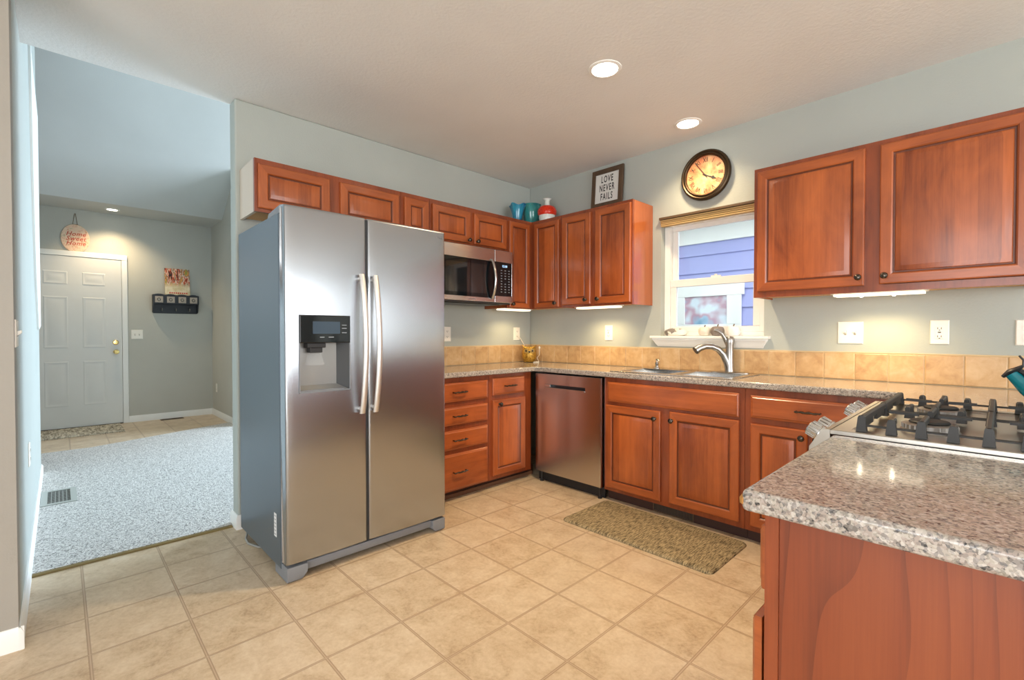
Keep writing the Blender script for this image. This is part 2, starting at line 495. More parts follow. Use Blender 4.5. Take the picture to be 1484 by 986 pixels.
# frames of the windows behind the viewer and in the living room
def big_window(name, fn, u0, u1, v0, v1, mull):
    mb = MB(); t = 0.06
    fbox(mb, fn, u0, u1, v0, v0 + t, -0.03, 0.03); fbox(mb, fn, u0, u1, v1 - t, v1, -0.03, 0.03)
    fbox(mb, fn, u0, u0 + t, v0, v1, -0.03, 0.03); fbox(mb, fn, u1 - t, u1, v0, v1, -0.03, 0.03)
    for k in range(1, mull):
        c = u0 + (u1 - u0) * k / mull
        fbox(mb, fn, c - 0.03, c + 0.03, v0, v1, -0.03, 0.03)
    struct(name, mb, M['white_paint'])
big_window('window_2', S(2.06), -3.1, -0.7, 0.8, 2.7, 3)
big_window('window_3', P(7.31), -4.9, -0.3, 0.5, 2.4, 4)
big_window('window_4', S(-6.36), 2.3, 5.5, 0.0, 2.3, 2)

# baseboards
def base_run(name, fn, u0, u1, h=0.085, t=0.013):
    mb = MB()
    mb.rings([[fn(u, 0, 0), fn(u, 0, t), fn(u, h - 0.018, t), fn(u, h, 0.005), fn(u, h, 0)] for u in (u0, u1)])
    return struct(name, mb, M['white_paint'])
base_run('baseboard_left', lambda u, v, w: (u, -3.445 + w, v), -2.4, 0.655, 0.085)
base_run('baseboard_dining', Wf(0.64), -6.3, -3.43, 0.085)
base_run('baseboard_entry', Wf(-4.842), -2.665, -1.705, 0.085)
base_run('baseboard_side', S(-1.705), -4.842, -3.5, 0.085)
mb = MB()
prof_b = [(0, 0), (0.013, 0), (0.013, 0.067), (0.005, 0.085), (0, 0.085)]
mb.rings([[(-0.128 - 0 * d, -2.555 - d, z) for d, z in prof_b], [(0.0 + d, -2.555 - d, z) for d, z in prof_b], [(0.0 + d, -1.7, z) for d, z in prof_b]])
struct('baseboard_fridge', mb, M['white_paint'])

# white panel flush on the far part of the left wall
mb = MB()
mb.prism([(-1.02, 2.99), (-1.12, 2.48), (-1.25, 2.03), (-1.485, 1.585), (-1.91, 1.215), (-2.395, 1.25), (-2.395, 2.99)],
         lambda u, v, w: (u, -3.445 + w, v), 0.0005, 0.012)
struct('trim_2', mb, M['white_paint'])

# ------------------------------------------------------------------ entry door
ED = -4.842
mb = MB()
fn = Wf(ED)
for a in ((-3.71, -3.645, 0, 2.144), (-2.725, -2.665, 0, 2.144), (-3.71, -2.665, 2.1445, 2.21)):
    fbox(mb, fn, *a, 0.0, 0.022)
trim = struct('trim_3', mb, M['white_paint'], bevel=0.006)
door = thing('door_1', 'white six-panel front door with brass knob below the round sign', 'door', (ED, -3.18, 0.01))
door['kind'] = 'structure'
mb = MB()
fbox(mb, fn, -3.642, -2.728, 0.012, 2.140, 0.002, 0.016)
def raised(mb, fn, u0, u1, v0, v1, w):
    seq = [(0, 0), (0.005, 0.0035), (0.012, 0.0035), (0.020, 0.0003), (0.034, 0.0003), (0.050, 0.003)]
    mb.rings([rect(u0 + i, u1 - i, v0 + i, v1 - i, fn, w + h) for i, h in seq], cap0=False)
for (u0, u1) in ((-3.46, -3.243), (-3.108, -2.890)):
    for (v0, v1) in ((1.795, 1.952), (1.005, 1.640), (0.280, 0.835)):
        raised(mb, fn, u0, u1, v0, v1, 0.016)
mb.build('door_panel', M['door_paint'], door, bevel=0.002)
mb = MB(); mb.lathe([(0.030, 0.0), (0.030, 0.006), (0.012, 0.010), (0.012, 0.032), (0.026, 0.042), (0.031, 0.056), (0.026, 0.070), (0.0, 0.076)], fn(-2.790, 0.945, 0.016), (1, 0, 0), 20)
mb.build('knob', M['brass'], door)
mb = MB(); mb.lathe([(0.031, 0.0), (0.031, 0.012), (0.024, 0.018), (0.0, 0.019)], fn(-2.793, 1.068, 0.016), (1, 0, 0), 20)
fbox(mb, fn, -2.797, -2.789, 1.052, 1.084, 0.03, 0.047)
mb.build('deadbolt', M['brass'], door)
mb = MB(); fbox(mb, fn, -3.642, -2.728, 0.0005, 0.012, 0.001, 0.03)
mb.build('threshold', M['bronze'], door)

# ------------------------------------------------------------------ kitchen window
win = thing('window_1', 'white vinyl double-hung window above the sink', 'window', (1.748, 0.09, wz0))
win['kind'] = 'structure'
fn = S(0.13)
fy0 = 0.03    # frame depth in front of plane y=.13 -> y .06 .. .10
mb = MB()
for a in ((wx0 + 0.001, wx0 + 0.045, wz0 + 0.031, wz1 - 0.051), (wx1 - 0.045, wx1 - 0.001, wz0 + 0.031, wz1 - 0.051), (wx0 + 0.001, wx1 - 0.001, wz1 - 0.05, wz1 - 0.001), (wx0 + 0.001, wx1 - 0.001, wz0 + 0.002, wz0 + 0.03)):
    fbox(mb, fn, *a, 0.005, 0.075)
mb.build('window_frame', M['white_paint'], win, bevel=0.003)
mb = MB()   # upper sash
for a in ((1.428, 1.468, 1.576, 1.964), (2.028, 2.068, 1.576, 1.964), (1.428, 2.068, 1.965, 2.0), (1.428, 2.068, 1.545, 1.575)):
    fbox(mb, fn, *a, 0.010, 0.035)
us = mb.build('sash', M['white_paint'], win, bevel=0.003)
mb = MB(); fbox(mb, fn, 1.46, 2.04, 1.57, 1.97, 0.020, 0.023); mb.build('pane', M['glass'], us)
mb = MB()   # lower sash
for a in ((1.428, 1.472, 1.237, 1.534), (2.024, 2.068, 1.237, 1.534), (1.428, 2.068, 1.535, 1.590), (1.428, 2.068, 1.196, 1.236)):
    fbox(mb, fn, *a, 0.038, 0.066)
ls = mb.build('sash', M['white_paint'], win, bevel=0.003)
mb = MB(); fbox(mb, fn, 1.46, 2.04, 1.23, 1.545, 0.050, 0.053); mb.build('pane', M['glass'], ls)
mb = MB(); fbox(mb, fn, 1.735, 1.80, 1.590, 1.602, 0.040, 0.062); mb.lathe([(0.011, 0), (0.011, 0.01), (0, 0.011)], fn(1.765, 1.602, 0.05), (0, 0, 1), 12)
mb.build('latch', M['white_paint'], win)
mb = MB()   # stool and moulded apron
mb.box(1.318, 2.155, -0.055, 0.055, 1.148, 1.166)
rr = []
for z, d, i in ((1.148, 0.046, 0.012), (1.138, 0.046, 0.014), (1.122, 0.032, 0.024), (1.105, 0.026, 0.034), (1.092, 0.012, 0.040), (1.086, 0.010, 0.042)):
    rr.append([(1.318 + i, -0.0005, z), (2.155 - i, -0.0005, z), (2.155 - i, -d, z), (1.318 + i, -d, z)])
mb.rings(rr)
mb.build('window_sill', M['white_paint'], win, bevel=0.003)
bl = thing('window_blind', 'tan rolled-up woven blind across the top of the kitchen window', 'blind', (1.748, -0.01, 2.01))
mb = MB()
for k in range(4):
    mb.box(wx0 + 0.003, wx1 - 0.003, -0.012 - 0.003 * k, 0.03, 1.996 + 0.012 * k, 2.006 + 0.012 * k)
mb.build('slat_stack', plain('tan woven slats', srgb(196, 166, 112), 0.7), bl, bevel=0.002)
mb = MB(); mb.box(wx0 - 0.004, wx1 + 0.004, -0.030, -0.0005, 2.044, 2.062)
mb.build('headrail', plain('dark brown headrail', srgb(92, 72, 50), 0.5), bl, bevel=0.003)

# ------------------------------------------------------------------ neighbour's house outside
nb = thing('neighbour_house', 'lavender-blue sided house with white trim seen through the kitchen window', 'house', (1.0, 2.3, 0))
mb = MB()
z = -0.2
while z < 2.26:
    mb.rings([[(x, 2.30, z), (x, 2.195, z), (x, 2.215, z + 0.214), (x, 2.30, z + 0.214)] for x in (-0.0, 4.2)])
    z += 0.210
mb.build('siding', plain('lavender lap siding', srgb(164, 168, 218), 0.6), nb)
mb = MB(); mb.box(0.0, 4.2, 2.175, 2.30, 2.255, 2.52)
mb.build('frieze_board', M['white_paint'], nb)
mb = MB(); mb.box(0.0, 4.2, 1.85, 2.30, 2.53, 2.56); mb.box(0.0, 4.2, 1.80, 1.85, 2.50, 2.70)
mb.build('eave', M['white_paint'], nb)
mb = MB()
fn = S(2.19)
for a in ((0.36, 0.515, 1.291, 1.619), (1.02, 1.175, 1.291, 1.619), (0.33, 1.205, 1.62, 1.755), (0.36, 1.175, 1.08, 1.29)):
    fbox(mb, fn, *a, 0.0, 0.03)
nf = mb.build('window_casing', M['white_paint'], nb, bevel=0.003)
mb = MB(); fbox(mb, fn, 0.51, 1.03, 1.28, 1.63, 0.002, 0.008)
def nbglass():
    t = NT('curtained glass with painted reflection')  # reflection in the pane painted as mottled colour
    v = t.obj((5, 5, 5)); n = t.noise(v, 0.8, 2, 0.5, 0.2)
    c = t.ramp(n, [(0.32, srgb(90, 140, 170)[:3]), (0.46, srgb(150, 180, 205)[:3]), (0.54, srgb(190, 150, 165)[:3]), (0.66, srgb(215, 225, 235)[:3])])
    t.bs(Base_Color=c, Roughness=0.08); return t.m
mb.build('pane', nbglass(), nf)
mb = MB(); mb.box(0.0, 4.2, 0.14, 2.3, -0.3, -0.2)
struct('ground', mb, plain('side yard gravel', srgb(150, 146, 136), 0.9))

# ------------------------------------------------------------------ cabinets
def knob(fn, u, v, w, parent):
    o = Vector(fn(u, v, w)); a = Vector(fn(u, v, w + 1)) - o
    mb = MB()
    mb.lathe([(0.009, 0), (0.009, 0.003), (0.006, 0.005), (0.006, 0.014), (0.014, 0.019), (0.0165, 0.024), (0.014, 0.029), (0.009, 0.031), (0.008, 0.029), (0.0, 0.031)], o, a, 16)
    return mb.build('knob', M['bronze'], parent)
def pull(fn, u, v, w, parent, L=0.118):
    mb = MB()
    pts = []; rads = []
    for k in range(13):
        s_ = k / 12 * 2 - 1
        pts.append(fn(u + s_ * L / 2, v + 0.0015 * math.sin(s_ * 9), w + 0.026 - 0.004 * s_ * s_))
        rads.append(0.0046 + 0.0022 * (1 - abs(s_)) + 0.0012 * math.sin(k * 2.1))
    mb.tube(pts, rads, 8)
    for sg in (-1, 1):
        mb.tube([fn(u + sg * L * 0.46, v, w), fn(u + sg * L * 0.46, v, w + 0.024)], 0.005, 8)
    return mb.build('pull', M['bronze'], parent)
def cab_door(fn, u0, u1, v0, v1, parent, kn=None, stile=0.052, t=0.02, name='door'):
    mb = MB()
    seq = [(0, 0), (0, t - 0.005), (0.002, t - 0.002), (0.006, t), (stile - 0.006, t), (stile, t - 0.004), (stile + 0.003, t - 0.0085),
           (stile + 0.009, t - 0.009), (stile + 0.012, t - 0.0055), (stile + 0.032, t - 0.0005), (stile + 0.036, t)]
    sgn = 1 if u1 > u0 else -1
    rings = [rect(u0 + sgn * i, u1 - sgn * i, v0 + i, v1 - i, fn, h) for i, h in seq]
    def mis(k, i):
        if k in (5, 6): return 3
        if k == len(seq) - 1 or k >= 7: return 1
        if i in (0, 2) and k >= 0: return 2
        return 0
    mb.rings(rings, mis=mis)
    d = mb.build(name, [M['wood'], M['wood_p'], M['wood_h'], M['wood_groove']], parent, angle=25)
    if kn: knob(fn, kn[0], kn[1], t, d)
    return d
def cab_drawer(fn, u0, u1, v0, v1, parent, handle=True, t=0.02, name='drawer', hu=None):
    mb = MB()
    seq = [(0, 0), (0, t - 0.008), (0.003, t - 0.005), (0.010, t - 0.003), (0.014, t), (0.02, t)]
    mb.rings([rect(u0 + i, u1 - i, v0 + i, v1 - i, fn, h) for i, h in seq])
    d = mb.build(name, M['wood_h'], parent, angle=20)
    if handle: pull(fn, (u0 + u1) / 2 if hu is None else hu, (v0 + v1) / 2, t, d)
    return d
def face_frame(fn, u0, u1, v0, v1, opens, parent, t=0.02):
    # frame with real openings: cells between the sorted cuts that lie in no opening are filled
    us = sorted({u0, u1, *[o[0] for o in opens], *[o[1] for o in opens]})
    vs = sorted({v0, v1, *[o[2] for o in opens], *[o[3] for o in opens]})
    mb = MB()
    for a, b in zip(us, us[1:]):
        for c, d in zip(vs, vs[1:]):
            mu, mv = (a + b) / 2, (c + d) / 2
            if any(o[0] < mu < o[1] and o[2] < mv < o[3] for o in opens): continue
            fbox(mb, fn, a, b, c, d, -t, 0.0)
    return mb.build('face_frame', M['wood_frame'], parent)
SH = 0.014   # reveal of a frame opening inside its door outline

# ---- upper run on the fridge wall
UX = 0.291
fn = Wf(UX)
def upper_W(y0, y1, z0, z1, doors, label, knobs, melamine_left=False):
    t = thing('wall_cabinet', label, 'cabinet', (0.001, (y0 + y1) / 2, z0), 'cherry wall cabinets')
    mb = MB(); g = 0.016
    mb.box(0.002, UX - 0.021, y0, y0 + g, z0, z1); mb.box(0.002, UX - 0.021, y1 - g, y1, z0, z1)
    mb.box(0.002, UX - 0.021, y0 + g, y1 - g, z1 - g, z1); mb.box(0.002, 0.010, y0 + g, y1 - g, z0 + g, z1 - g)
    mb.build('carcass', M['melamine'], t)
    mb = MB(); mb.box(0.002, UX - 0.021, y0 + g, y1 - g, z0 + 0.012, z0 + 0.026)
    mb.build('bottom_panel', M['maple'], t)
    face_frame(fn, y0, y1, z0, z1, [(d[0] + SH, d[1] - SH, z0 + 0.035, z1 - 0.05) for d in doors], t)
    for d, k in zip(doors, knobs):
        cab_door(fn, d[0], d[1], d[2], d[3], t, k, stile=d[4] if len(d) > 4 else 0.052)
    return t
upper_W(-2.530, -1.606, 1.872, 2.170, [(-2.514, -2.108, 1.890, 2.138), (-2.043, -1.627, 1.890, 2.138)],
        'long low cherry wall cabinet with two doors above the refrigerator', [None, None])
upper_W(-1.604, -1.368, 1.872, 2.170, [(-1.584, -1.385, 1.890, 2.138)],
        'narrow low cherry wall cabinet with one small door right of the fridge cabinet', [None])
upper_W(-1.366, -0.595, 1.872, 2.170, [(-1.350, -0.996, 1.890, 2.135), (-0.960, -0.609, 1.890, 2.135)],
        'low two-door cherry wall cabinet directly above the microwave', [(-1.021, 1.911), (-0.935, 1.911)])
# ---- corner cabinet (L-shaped)
cc = thing('wall_cabinet', 'tall L-shaped corner wall cabinet with a door on each wall', 'cabinet', (0.05, -0.05, 1.40), 'cherry wall cabinets')
mb = MB()
z0, z1 = 1.40, 2.170
mb.box(0.002, UX - 0.021, -0.593, -0.577, z0, z1)
mb.box(0.619, 0.633, -UX + 0.021, -0.002, z0, z1)
mb.prism([(0.002, -0.577), (UX - 0.021, -0.577), (UX - 0.021, -UX + 0.021), (0.619, -UX + 0.021), (0.619, -0.002), (0.002, -0.002)], Zf, z1 - 0.016, z1)
mb.build('carcass', M['wood_side'], cc)
mb = MB()
mb.prism([(0.002, -0.577), (UX - 0.021, -0.577), (UX - 0.021, -UX + 0.021), (0.619, -UX + 0.021), (0.619, -0.002), (0.002, -0.002)], Zf, z0 + 0.012, z0 + 0.026)
mb.build('bottom_panel', M['maple'], cc)
face_frame(Wf(UX), -0.593, -UX, z0, z1, [(-0.563, -0.347, z0 + 0.03, z1 - 0.05)], cc)
face_frame(S(-UX), UX - 0.02, 0.633, z0, z1, [(0.354, 0.603, z0 + 0.03, z1 - 0.05)], cc)
cab_door(Wf(UX), -0.577, -0.334, 1.407, 2.137, cc, (-0.552, 1.435), stile=0.042)
cab_door(S(-UX), 0.339, 0.617, 1.409, 2.140, cc, (0.588, 1.440), stile=0.042)
# ---- sink wall uppers
def upper_S(x0, x1, z0, z1, doors, label, knobs, side_right=False, side_left=False):
    fn = S(-UX)
    t = thing('wall_cabinet', label, 'cabinet', ((x0 + x1) / 2, -0.001, z0), 'cherry wall cabinets')
    mb = MB(); g = 0.016
    mb.box(x0, x0 + g, -UX + 0.021, -0.002, z0, z1); mb.box(x0 + g, x1 - g, -UX + 0.021, -0.002, z1 - g, z1)
    mb.box(x0 + g, x1 - g, -0.010, -0.002, z0 + 0.03, z1 - g)
    mb.build('carcass', M['wood_side'], t)
    mb = MB(); mb.box(x1 - g, x1, -UX + 0.021, -0.002, z0, z1); mb.build('side_panel', M['wood_side'], t)
    mb = MB(); mb.box(x0 + g, x1 - g, -UX + 0.021, -0.002, z0 + 0.012, z0 + 0.026); mb.build('bottom_panel', M['maple'], t)
    face_frame(fn, x0, x1, z0, z1, [(d[0] + SH, d[1] - SH, z0 + 0.035, z1 - 0.05) for d in doors], t)
    for d, k in zip(doors, knobs): cab_door(fn, *d, t, k)
    return t
upper_S(0.635, 1.312, 1.40, 2.170, [(0.655, 0.944, 1.419, 2.142), (0.990, 1.304, 1.417, 2.147)],
        'tall two-door cherry wall cabinet left of the window under the framed sign', [(0.905, 1.452), (1.022, 1.452)])
upper_S(2.150, 3.300, 1.40, 2.170, [(2.172, 2.694, 1.434, 2.145), (2.756, 3.284, 1.437, 2.145)],
        'wide two-door cherry wall cabinet right of the window', [(2.671, 1.477), (2.779, 1.477)])

# ---- base cabinets
BF = 0.525      # face of the base frames
KZ = 0.075      # bottom of the frames
def base_box(t, x0, x1, y0, y1, z0=KZ, top=0.874):
    g = 0.016
    mb = MB()
    if x1 - x0 > 0: pass
    mb.box(x0, x1, y0, y0 + g, z0, top); mb.box(x0, x1, y1 - g, y1, z0, top)
    mb.box(x0, x0 + g, y0 + g, y1 - g, z0, top); mb.box(x1 - g, x1, y0 + g, y1 - g, z0, top)
    mb.box(x0 + g, x1 - g, y0 + g, y1 - g, z0, z0 + g)
    return mb.build('carcass', M['wood_end'], t)
# drawer base beside the fridge
g1 = thing('base_cabinet', 'base cabinet with four stacked drawers beside the refrigerator', 'cabinet', (0.3, -1.29, 0), 'cherry base cabinets')
base_box(g1, 0.004, BF - 0.021, -1.590, -1.002)
dr = [(0.704, 0.840), (0.541, 0.667), (0.369, 0.502), (0.083, 0.337)]
face_frame(Wf(BF), -1.590, -1.002, KZ - 0.003, 0.874, [(-1.546, -1.041, a + SH, b - SH) for a, b in dr], g1)
for a, b in dr:
    cab_drawer(Wf(BF), -1.560, -1.024, a, b, g1, hu=-1.294)
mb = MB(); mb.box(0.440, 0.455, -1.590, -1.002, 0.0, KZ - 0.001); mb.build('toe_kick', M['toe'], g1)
# single door base in the corner
g2 = thing('base_cabinet', 'base cabinet with one drawer over one door in the corner left of the dishwasher', 'cabinet', (0.3, -0.78, 0), 'cherry base cabinets')
base_box(g2, 0.004, BF - 0.021, -1.000, -0.560)
face_frame(Wf(BF), -1.000, -0.546, KZ - 0.003, 0.874, [(-0.958, -0.646, 0.729, 0.833), (-0.958, -0.640, 0.12, 0.662)], g2)
cab_drawer(Wf(BF), -0.972, -0.631, 0.715, 0.847, g2)
cab_door(Wf(BF), -0.972, -0.625, 0.104, 0.678, g2, (-0.912, 0.647), stile=0.05)
mb = MB(); mb.box(0.440, 0.455, -1.000, -0.450, 0.0, KZ - 0.001); mb.build('toe_kick', M['toe'], g2)
mb = MB(); mb.box(0.455, 0.465, -1.59, -0.46, 0.0, 0.03); struct('baseboard_toe', mb, plain('brown vinyl toe strip', srgb(116, 82, 62), 0.5), bevel=0.003)
# sink base
g3 = thing('base_cabinet', 'sink base cabinet with two doors and a false drawer front behind the mat', 'cabinet', (1.71, -0.27, 0), 'cherry base cabinets')
base_box(g3, 1.236, 2.188, -BF + 0.021, -0.004, top=0.70)
face_frame(S(-BF), 1.236, 2.188, KZ - 0.003, 0.874, [(1.270, 1.660, 0.12, 0.66), (1.752, 2.146, 0.12, 0.66)], g3)
cab_drawer(S(-BF), 1.268, 2.161, 0.707, 0.844, g3, handle=False, name='false_front')
cab_door(S(-BF), 1.255, 1.676, 0.098, 0.682, g3, (1.640, 0.632))
cab_door(S(-BF), 1.737, 2.163, 0.105, 0.688, g3, (1.757, 0.634))
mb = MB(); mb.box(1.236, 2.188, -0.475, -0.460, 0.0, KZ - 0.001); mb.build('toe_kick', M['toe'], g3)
# base right of the sink
g4 = thing('base_cabinet', 'base cabinet right of the sink doors partly hidden behind the range', 'cabinet', (2.52, -0.27, 0), 'cherry base cabinets')
base_box(g4, 2.190, 2.870, -BF + 0.021, -0.004)
face_frame(S(-BF), 2.190, 2.870, KZ - 0.003, 0.874, [(2.236, 2.776, 0.729, 0.824), (2.237, 2.489, 0.12, 0.66), (2.534, 2.776, 0.12, 0.66)], g4)
cab_drawer(S(-BF), 2.222, 2.790, 0.714, 0.839, g4)
cab_door(S(-BF), 2.223, 2.503, 0.105, 0.681, g4, (2.478, 0.640))
cab_door(S(-BF), 2.520, 2.790, 0.105, 0.681, g4, (2.545, 0.640))
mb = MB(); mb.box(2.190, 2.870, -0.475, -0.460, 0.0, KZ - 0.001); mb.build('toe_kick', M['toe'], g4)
# peninsula base nearest the viewer
g5 = thing('base_cabinet', 'drawer base cabinet with a plain cherry end panel in the right foreground', 'cabinet', (3.2, -2.12, 0), 'cherry base cabinets')
PF = 2.903
base_box(g5, PF + 0.021, 3.50, -2.412, -1.835, z0=KZ)
face_frame(P(PF), -2.424, -1.835, KZ - 0.003, 0.874, [(-2.375, -1.87, 0.735, 0.82), (-2.375, -1.87, 0.44, 0.65), (-2.375, -1.87, 0.12, 0.38)], g5, t=0.022)
cab_drawer(P(PF), -2.405, -1.855, 0.722, 0.838, g5, t=0.018)
cab_drawer(P(PF - 0.010), -2.405, -1.855, 0.420, 0.668, g5, t=0.02)
cab_drawer(P(PF), -2.405, -1.855, 0.105, 0.398, g5, t=0.018)
mb = MB(); mb.box(PF + 0.0225, 3.52, -2.420, -2.413, 0.0, 0.874); mb.build('end_panel', M['wood_panel'], g5)
mb = MB(); mb.box(2.985, 3.0, -2.412, -1.835, 0.0, KZ - 0.001); mb.build('toe_kick', M['toe'], g5)
g6 = thing('base_cabinet', 'blind corner base cabinet behind the range', 'cabinet', (3.2, -0.8, 0), 'cherry base cabinets')
base_box(g6, PF + 0.021, 3.50, -1.045, -0.55, z0=0.0)
face_frame(P(PF), -1.045, -0.55, 0.0, 0.874, [], g6)

# ------------------------------------------------------------------ worktops
def slab(cells_x, cells_y, skip, z0, z1):
    bm = bmesh.new(); cache = {}
    def V(x, y):
        k = (round(x, 5), round(y, 5))
        if k not in cache: cache[k] = bm.verts.new((x, y, z1))
        return cache[k]
    for a, b in zip(cells_x, cells_x[1:]):
        for c, d in zip(cells_y, cells_y[1:]):
            if skip((a + b) / 2, (c + d) / 2): continue
            bm.faces.new((V(a, c), V(b, c), V(b, d), V(a, d)))
    r = bmesh.ops.extrude_face_region(bm, geom=bm.faces[:])
    for v in r['geom']:
        if isinstance(v, bmesh.types.BMVert): v.co.z = z0
    bmesh.ops.recalc_face_normals(bm, faces=bm.faces)
    mb = MB()
    bm.verts.index_update()
    mb.v = [tuple(v.co) for v in bm.verts]
    for f in bm.faces: mb.f.append(tuple(v.index for v in f.verts)); mb.mi.append(0)
    bm.free(); return mb
CT, CB = 0.914, 0.876
DX, DY = 0.5696, -0.5522
mb = slab([0.002, DX, 1.30, 1.685, 1.715, 2.07, 2.876, 3.53], [-1.595, -1.058, DY, -0.46, -0.12, -0.002],
          lambda x, y: (x > DX and x < 2.876 and y < DY) or (x > 2.876 and y < -1.058) or
                       (-0.46 < y < -0.12 and (1.30 < x < 2.07)), CB, CT)
o = mb.build('countertop', M['granite'], None, bevel=0.009, seg=3)
tag(o, 'speckled granite-look worktop wrapping the corner and the sink', 'countertop')
ct2 = thing('countertop', 'speckled granite-look worktop on the right foreground peninsula', 'countertop', (3.2, -2.14, CB))
mb = slab([2.8763, 3.56], [-2.4644, -1.822], lambda x, y: False, CB, CT)
mb.build('slab', M['granite'], ct2, bevel=0.009, seg=3)
mb = MB(); mb.lathe([(0.0, 0), (0.007, 0.003), (0.009, 0.012), (0.005, 0.020), (0.0, 0.022)], (2.8785, -2.457, 0.884), (0.1, 0.2, 1), 7)
mb.build('chipped_corner', M['chip'], ct2)['label'] = 'chipped raw corner'

# ------------------------------------------------------------------ backsplash
T6 = 0.1527
def splash(name, fn, u0, u1, grouts):
    mb = MB()
    fbox(mb, fn, u0, u1, CT + 0.001, 1.0735, 0.0005, 0.004, 1)
    edges = [u0] + sorted(g for g in grouts if u0 + 0.005 < g < u1 - 0.005) + [u1]
    for a, b in zip(edges, edges[1:]):
        r = [(0.0024, 0.004), (0.0027, 0.007), (0.0054, 0.0085)]
        mb.rings([rect(a + i, b - i, CT + 0.001 + i, 1.0715 - i, fn, h) for i, h in r], cap0=False)
    fbox(mb, fn, u0, u1, 1.0735, 1.0775, 0.0005, 0.007, 1)
    o = struct(name, mb, [M['splash'], M['grout']], smooth=False)
    return o
splash('trim_4', S(0.0), 0.009, 3.53, [2.300 + T6 * k for k in range(-15, 9)])
splash('trim_5', Wf(0.0), -1.595, -0.009, [-0.253 - T6 * k for k in range(-1, 9)])

# ------------------------------------------------------------------ refrigerator
fr = thing('refrigerator', 'large stainless side-by-side refrigerator with ice and water dispenser', 'refrigerator', (0.5, -2.11, 0))
FX, Y0, Y1, YG = 0.880, -2.565, -1.652, -2.153
mb = MB(); mb.box(0.10, 0.795, Y0, Y1, 0.045, 1.765)
mb.build('body', M['fridge_side'], fr, bevel=0.006)
mb = MB(); mb.box(0.795, 0.806, Y0 + 0.006, Y1 - 0.006, 0.075, 1.77); mb.box(0.80, 0.868, YG - 0.006, YG + 0.006, 0.09, 1.78)
mb.build('gasket', M['dark_seal'], fr)
def curved_door(name, y0, y1, z0, z1, hole=None):
    # front face made of cells, slightly crowned; hole = (ya, yb, za, zb, depth)
    ys = [y0 + 0.012, y1 - 0.012]; zs = [z0 + 0.006, z1 - 0.012]
    if hole: ys += [hole[0], hole[1]]; zs += [hole[2], hole[3]]
    for k in range(1, 10): ys.append(y0 + (y1 - y0) * k / 10)
    ys = sorted(set(round(a, 5) for a in ys)); zs = sorted(set(zs))
    yc, hw = (y0 + y1) / 2, (y1 - y0) / 2
    fx = lambda y: FX - 0.006 * ((y - yc) / hw) ** 2
    mb = MB()
    for a, b in zip(ys, ys[1:]):
        for c, d in zip(zs, zs[1:]):
            if hole and hole[0] - 1e-4 < (a + b) / 2 < hole[1] + 1e-4 and hole[2] < (c + d) / 2 < hole[3]: continue
            mb.add([(fx(a), a, c), (fx(b), b, c), (fx(b), b, d), (fx(a), a, d)], [(0, 1, 2, 3)])
    # rounded side edges, top, bottom, back
    n = 5
    def edge(yy, sg):
        yo = y0 if sg < 0 else y1
        cols = [(FX - 0.006 * ((yy - yc) / hw) ** 2, yy)]
        for k in range(1, n + 1):
            a = k / n * math.pi / 2
            cols.append((fx(yy) - 0.014 * (1 - math.cos(a)), yy + sg * 0.012 * math.sin(a)))
        cols.append((0.808, yo))
        for zlo, zhi in zip(zs, zs[1:]):
            for (xa, ya), (xb, yb) in zip(cols, cols[1:]):
                mb.add([(xa, ya, zlo), (xb, yb, zlo), (xb, yb, zhi), (xa, ya, zhi)], [(0, 1, 2, 3)])
        return cols
    cl = edge(ys[0], -1); cr = edge(ys[-1], 1)
    front = cl[::-1] + [(fx(y), y) for y in ys[1:-1]] + cr
    for zz, zo, d in ((zs[-1], z1, 1), (zs[0], z0, -1)):
        prev = [(x, y, zz) for x, y in front]
        for k in range(1, 5):
            a = k / 4 * math.pi / 2
            off = abs(zo - zz) 
            cur = [(max(0.808, x - 0.010 * (1 - math.cos(a))), y, zz + d * off * math.sin(a)) for x, y in front]
            for i in range(len(front) - 1):
                mb.add([prev[i], prev[i + 1], cur[i + 1], cur[i]], [(0, 1, 2, 3)])
            prev = cur
        mb.add(prev, [tuple(range(len(prev)))])
    mb.add([(0.808, y0, zs[0]), (0.808, y1, zs[0]), (0.808, y1, zs[-1]), (0.808, y0, zs[-1])], [(0, 1, 2, 3)])
    return mb.build(name, M['steel'], fr, angle=40)
dy0, dy1, dz0, dz1 = -2.504, -2.249, 0.899, 1.140
dl = curved_door('door', Y0, YG - 0.005, 0.088, 1.792, (dy0, dy1, dz0, 1.276))
drt = curved_door('door', YG + 0.005, Y1, 0.088, 1.792)
dl['label'] = 'left freezer door with dispenser'; drt['label'] = 'right fridge door'
# dispenser
di = thing('dispenser', None, None, (FX, -2.376, 1.09)); di.parent = fr; di.location = (FX - 0.5, -0.266, 1.09)
mb = MB()   # control panel
mb.rings([rect(dy0 + 0.001, dy1 - 0.001, dz1, 1.275, Wf(FX), d) for d in (-0.03, 0.001)] + [rect(dy0 + 0.004, dy1 - 0.004, dz1 + 0.002, 1.272, Wf(FX), 0.004)])
mb.build('control_panel', M['black_gloss'], di, bevel=0.003)
mb = MB(); fbox(mb, Wf(FX), -2.440, -2.305, 1.185, 1.245, 0.0041, 0.0048); mb.build('display', M['display'], di)
for k, (u, v, wd) in enumerate([(-2.395, 1.168, .022), (-2.350, 1.168, .026), (-2.283, 1.228, .024), (-2.283, 1.212, .024), (-2.283, 1.190, .024)]):
    mb = MB(); fbox(mb, Wf(FX), u - wd / 2, u + wd / 2, v - 0.002, v + 0.002, 0.0041, 0.0046)
    mb.build('touch_key', M['label_grey'], di)
mb = MB()   # cavity liner: open box whose back is set in and floor slopes
a0, a1, b0, b1 = dy0 + 0.0005, dy1 - 0.0005, dz0 + 0.0005, dz1
F = Wf(FX)
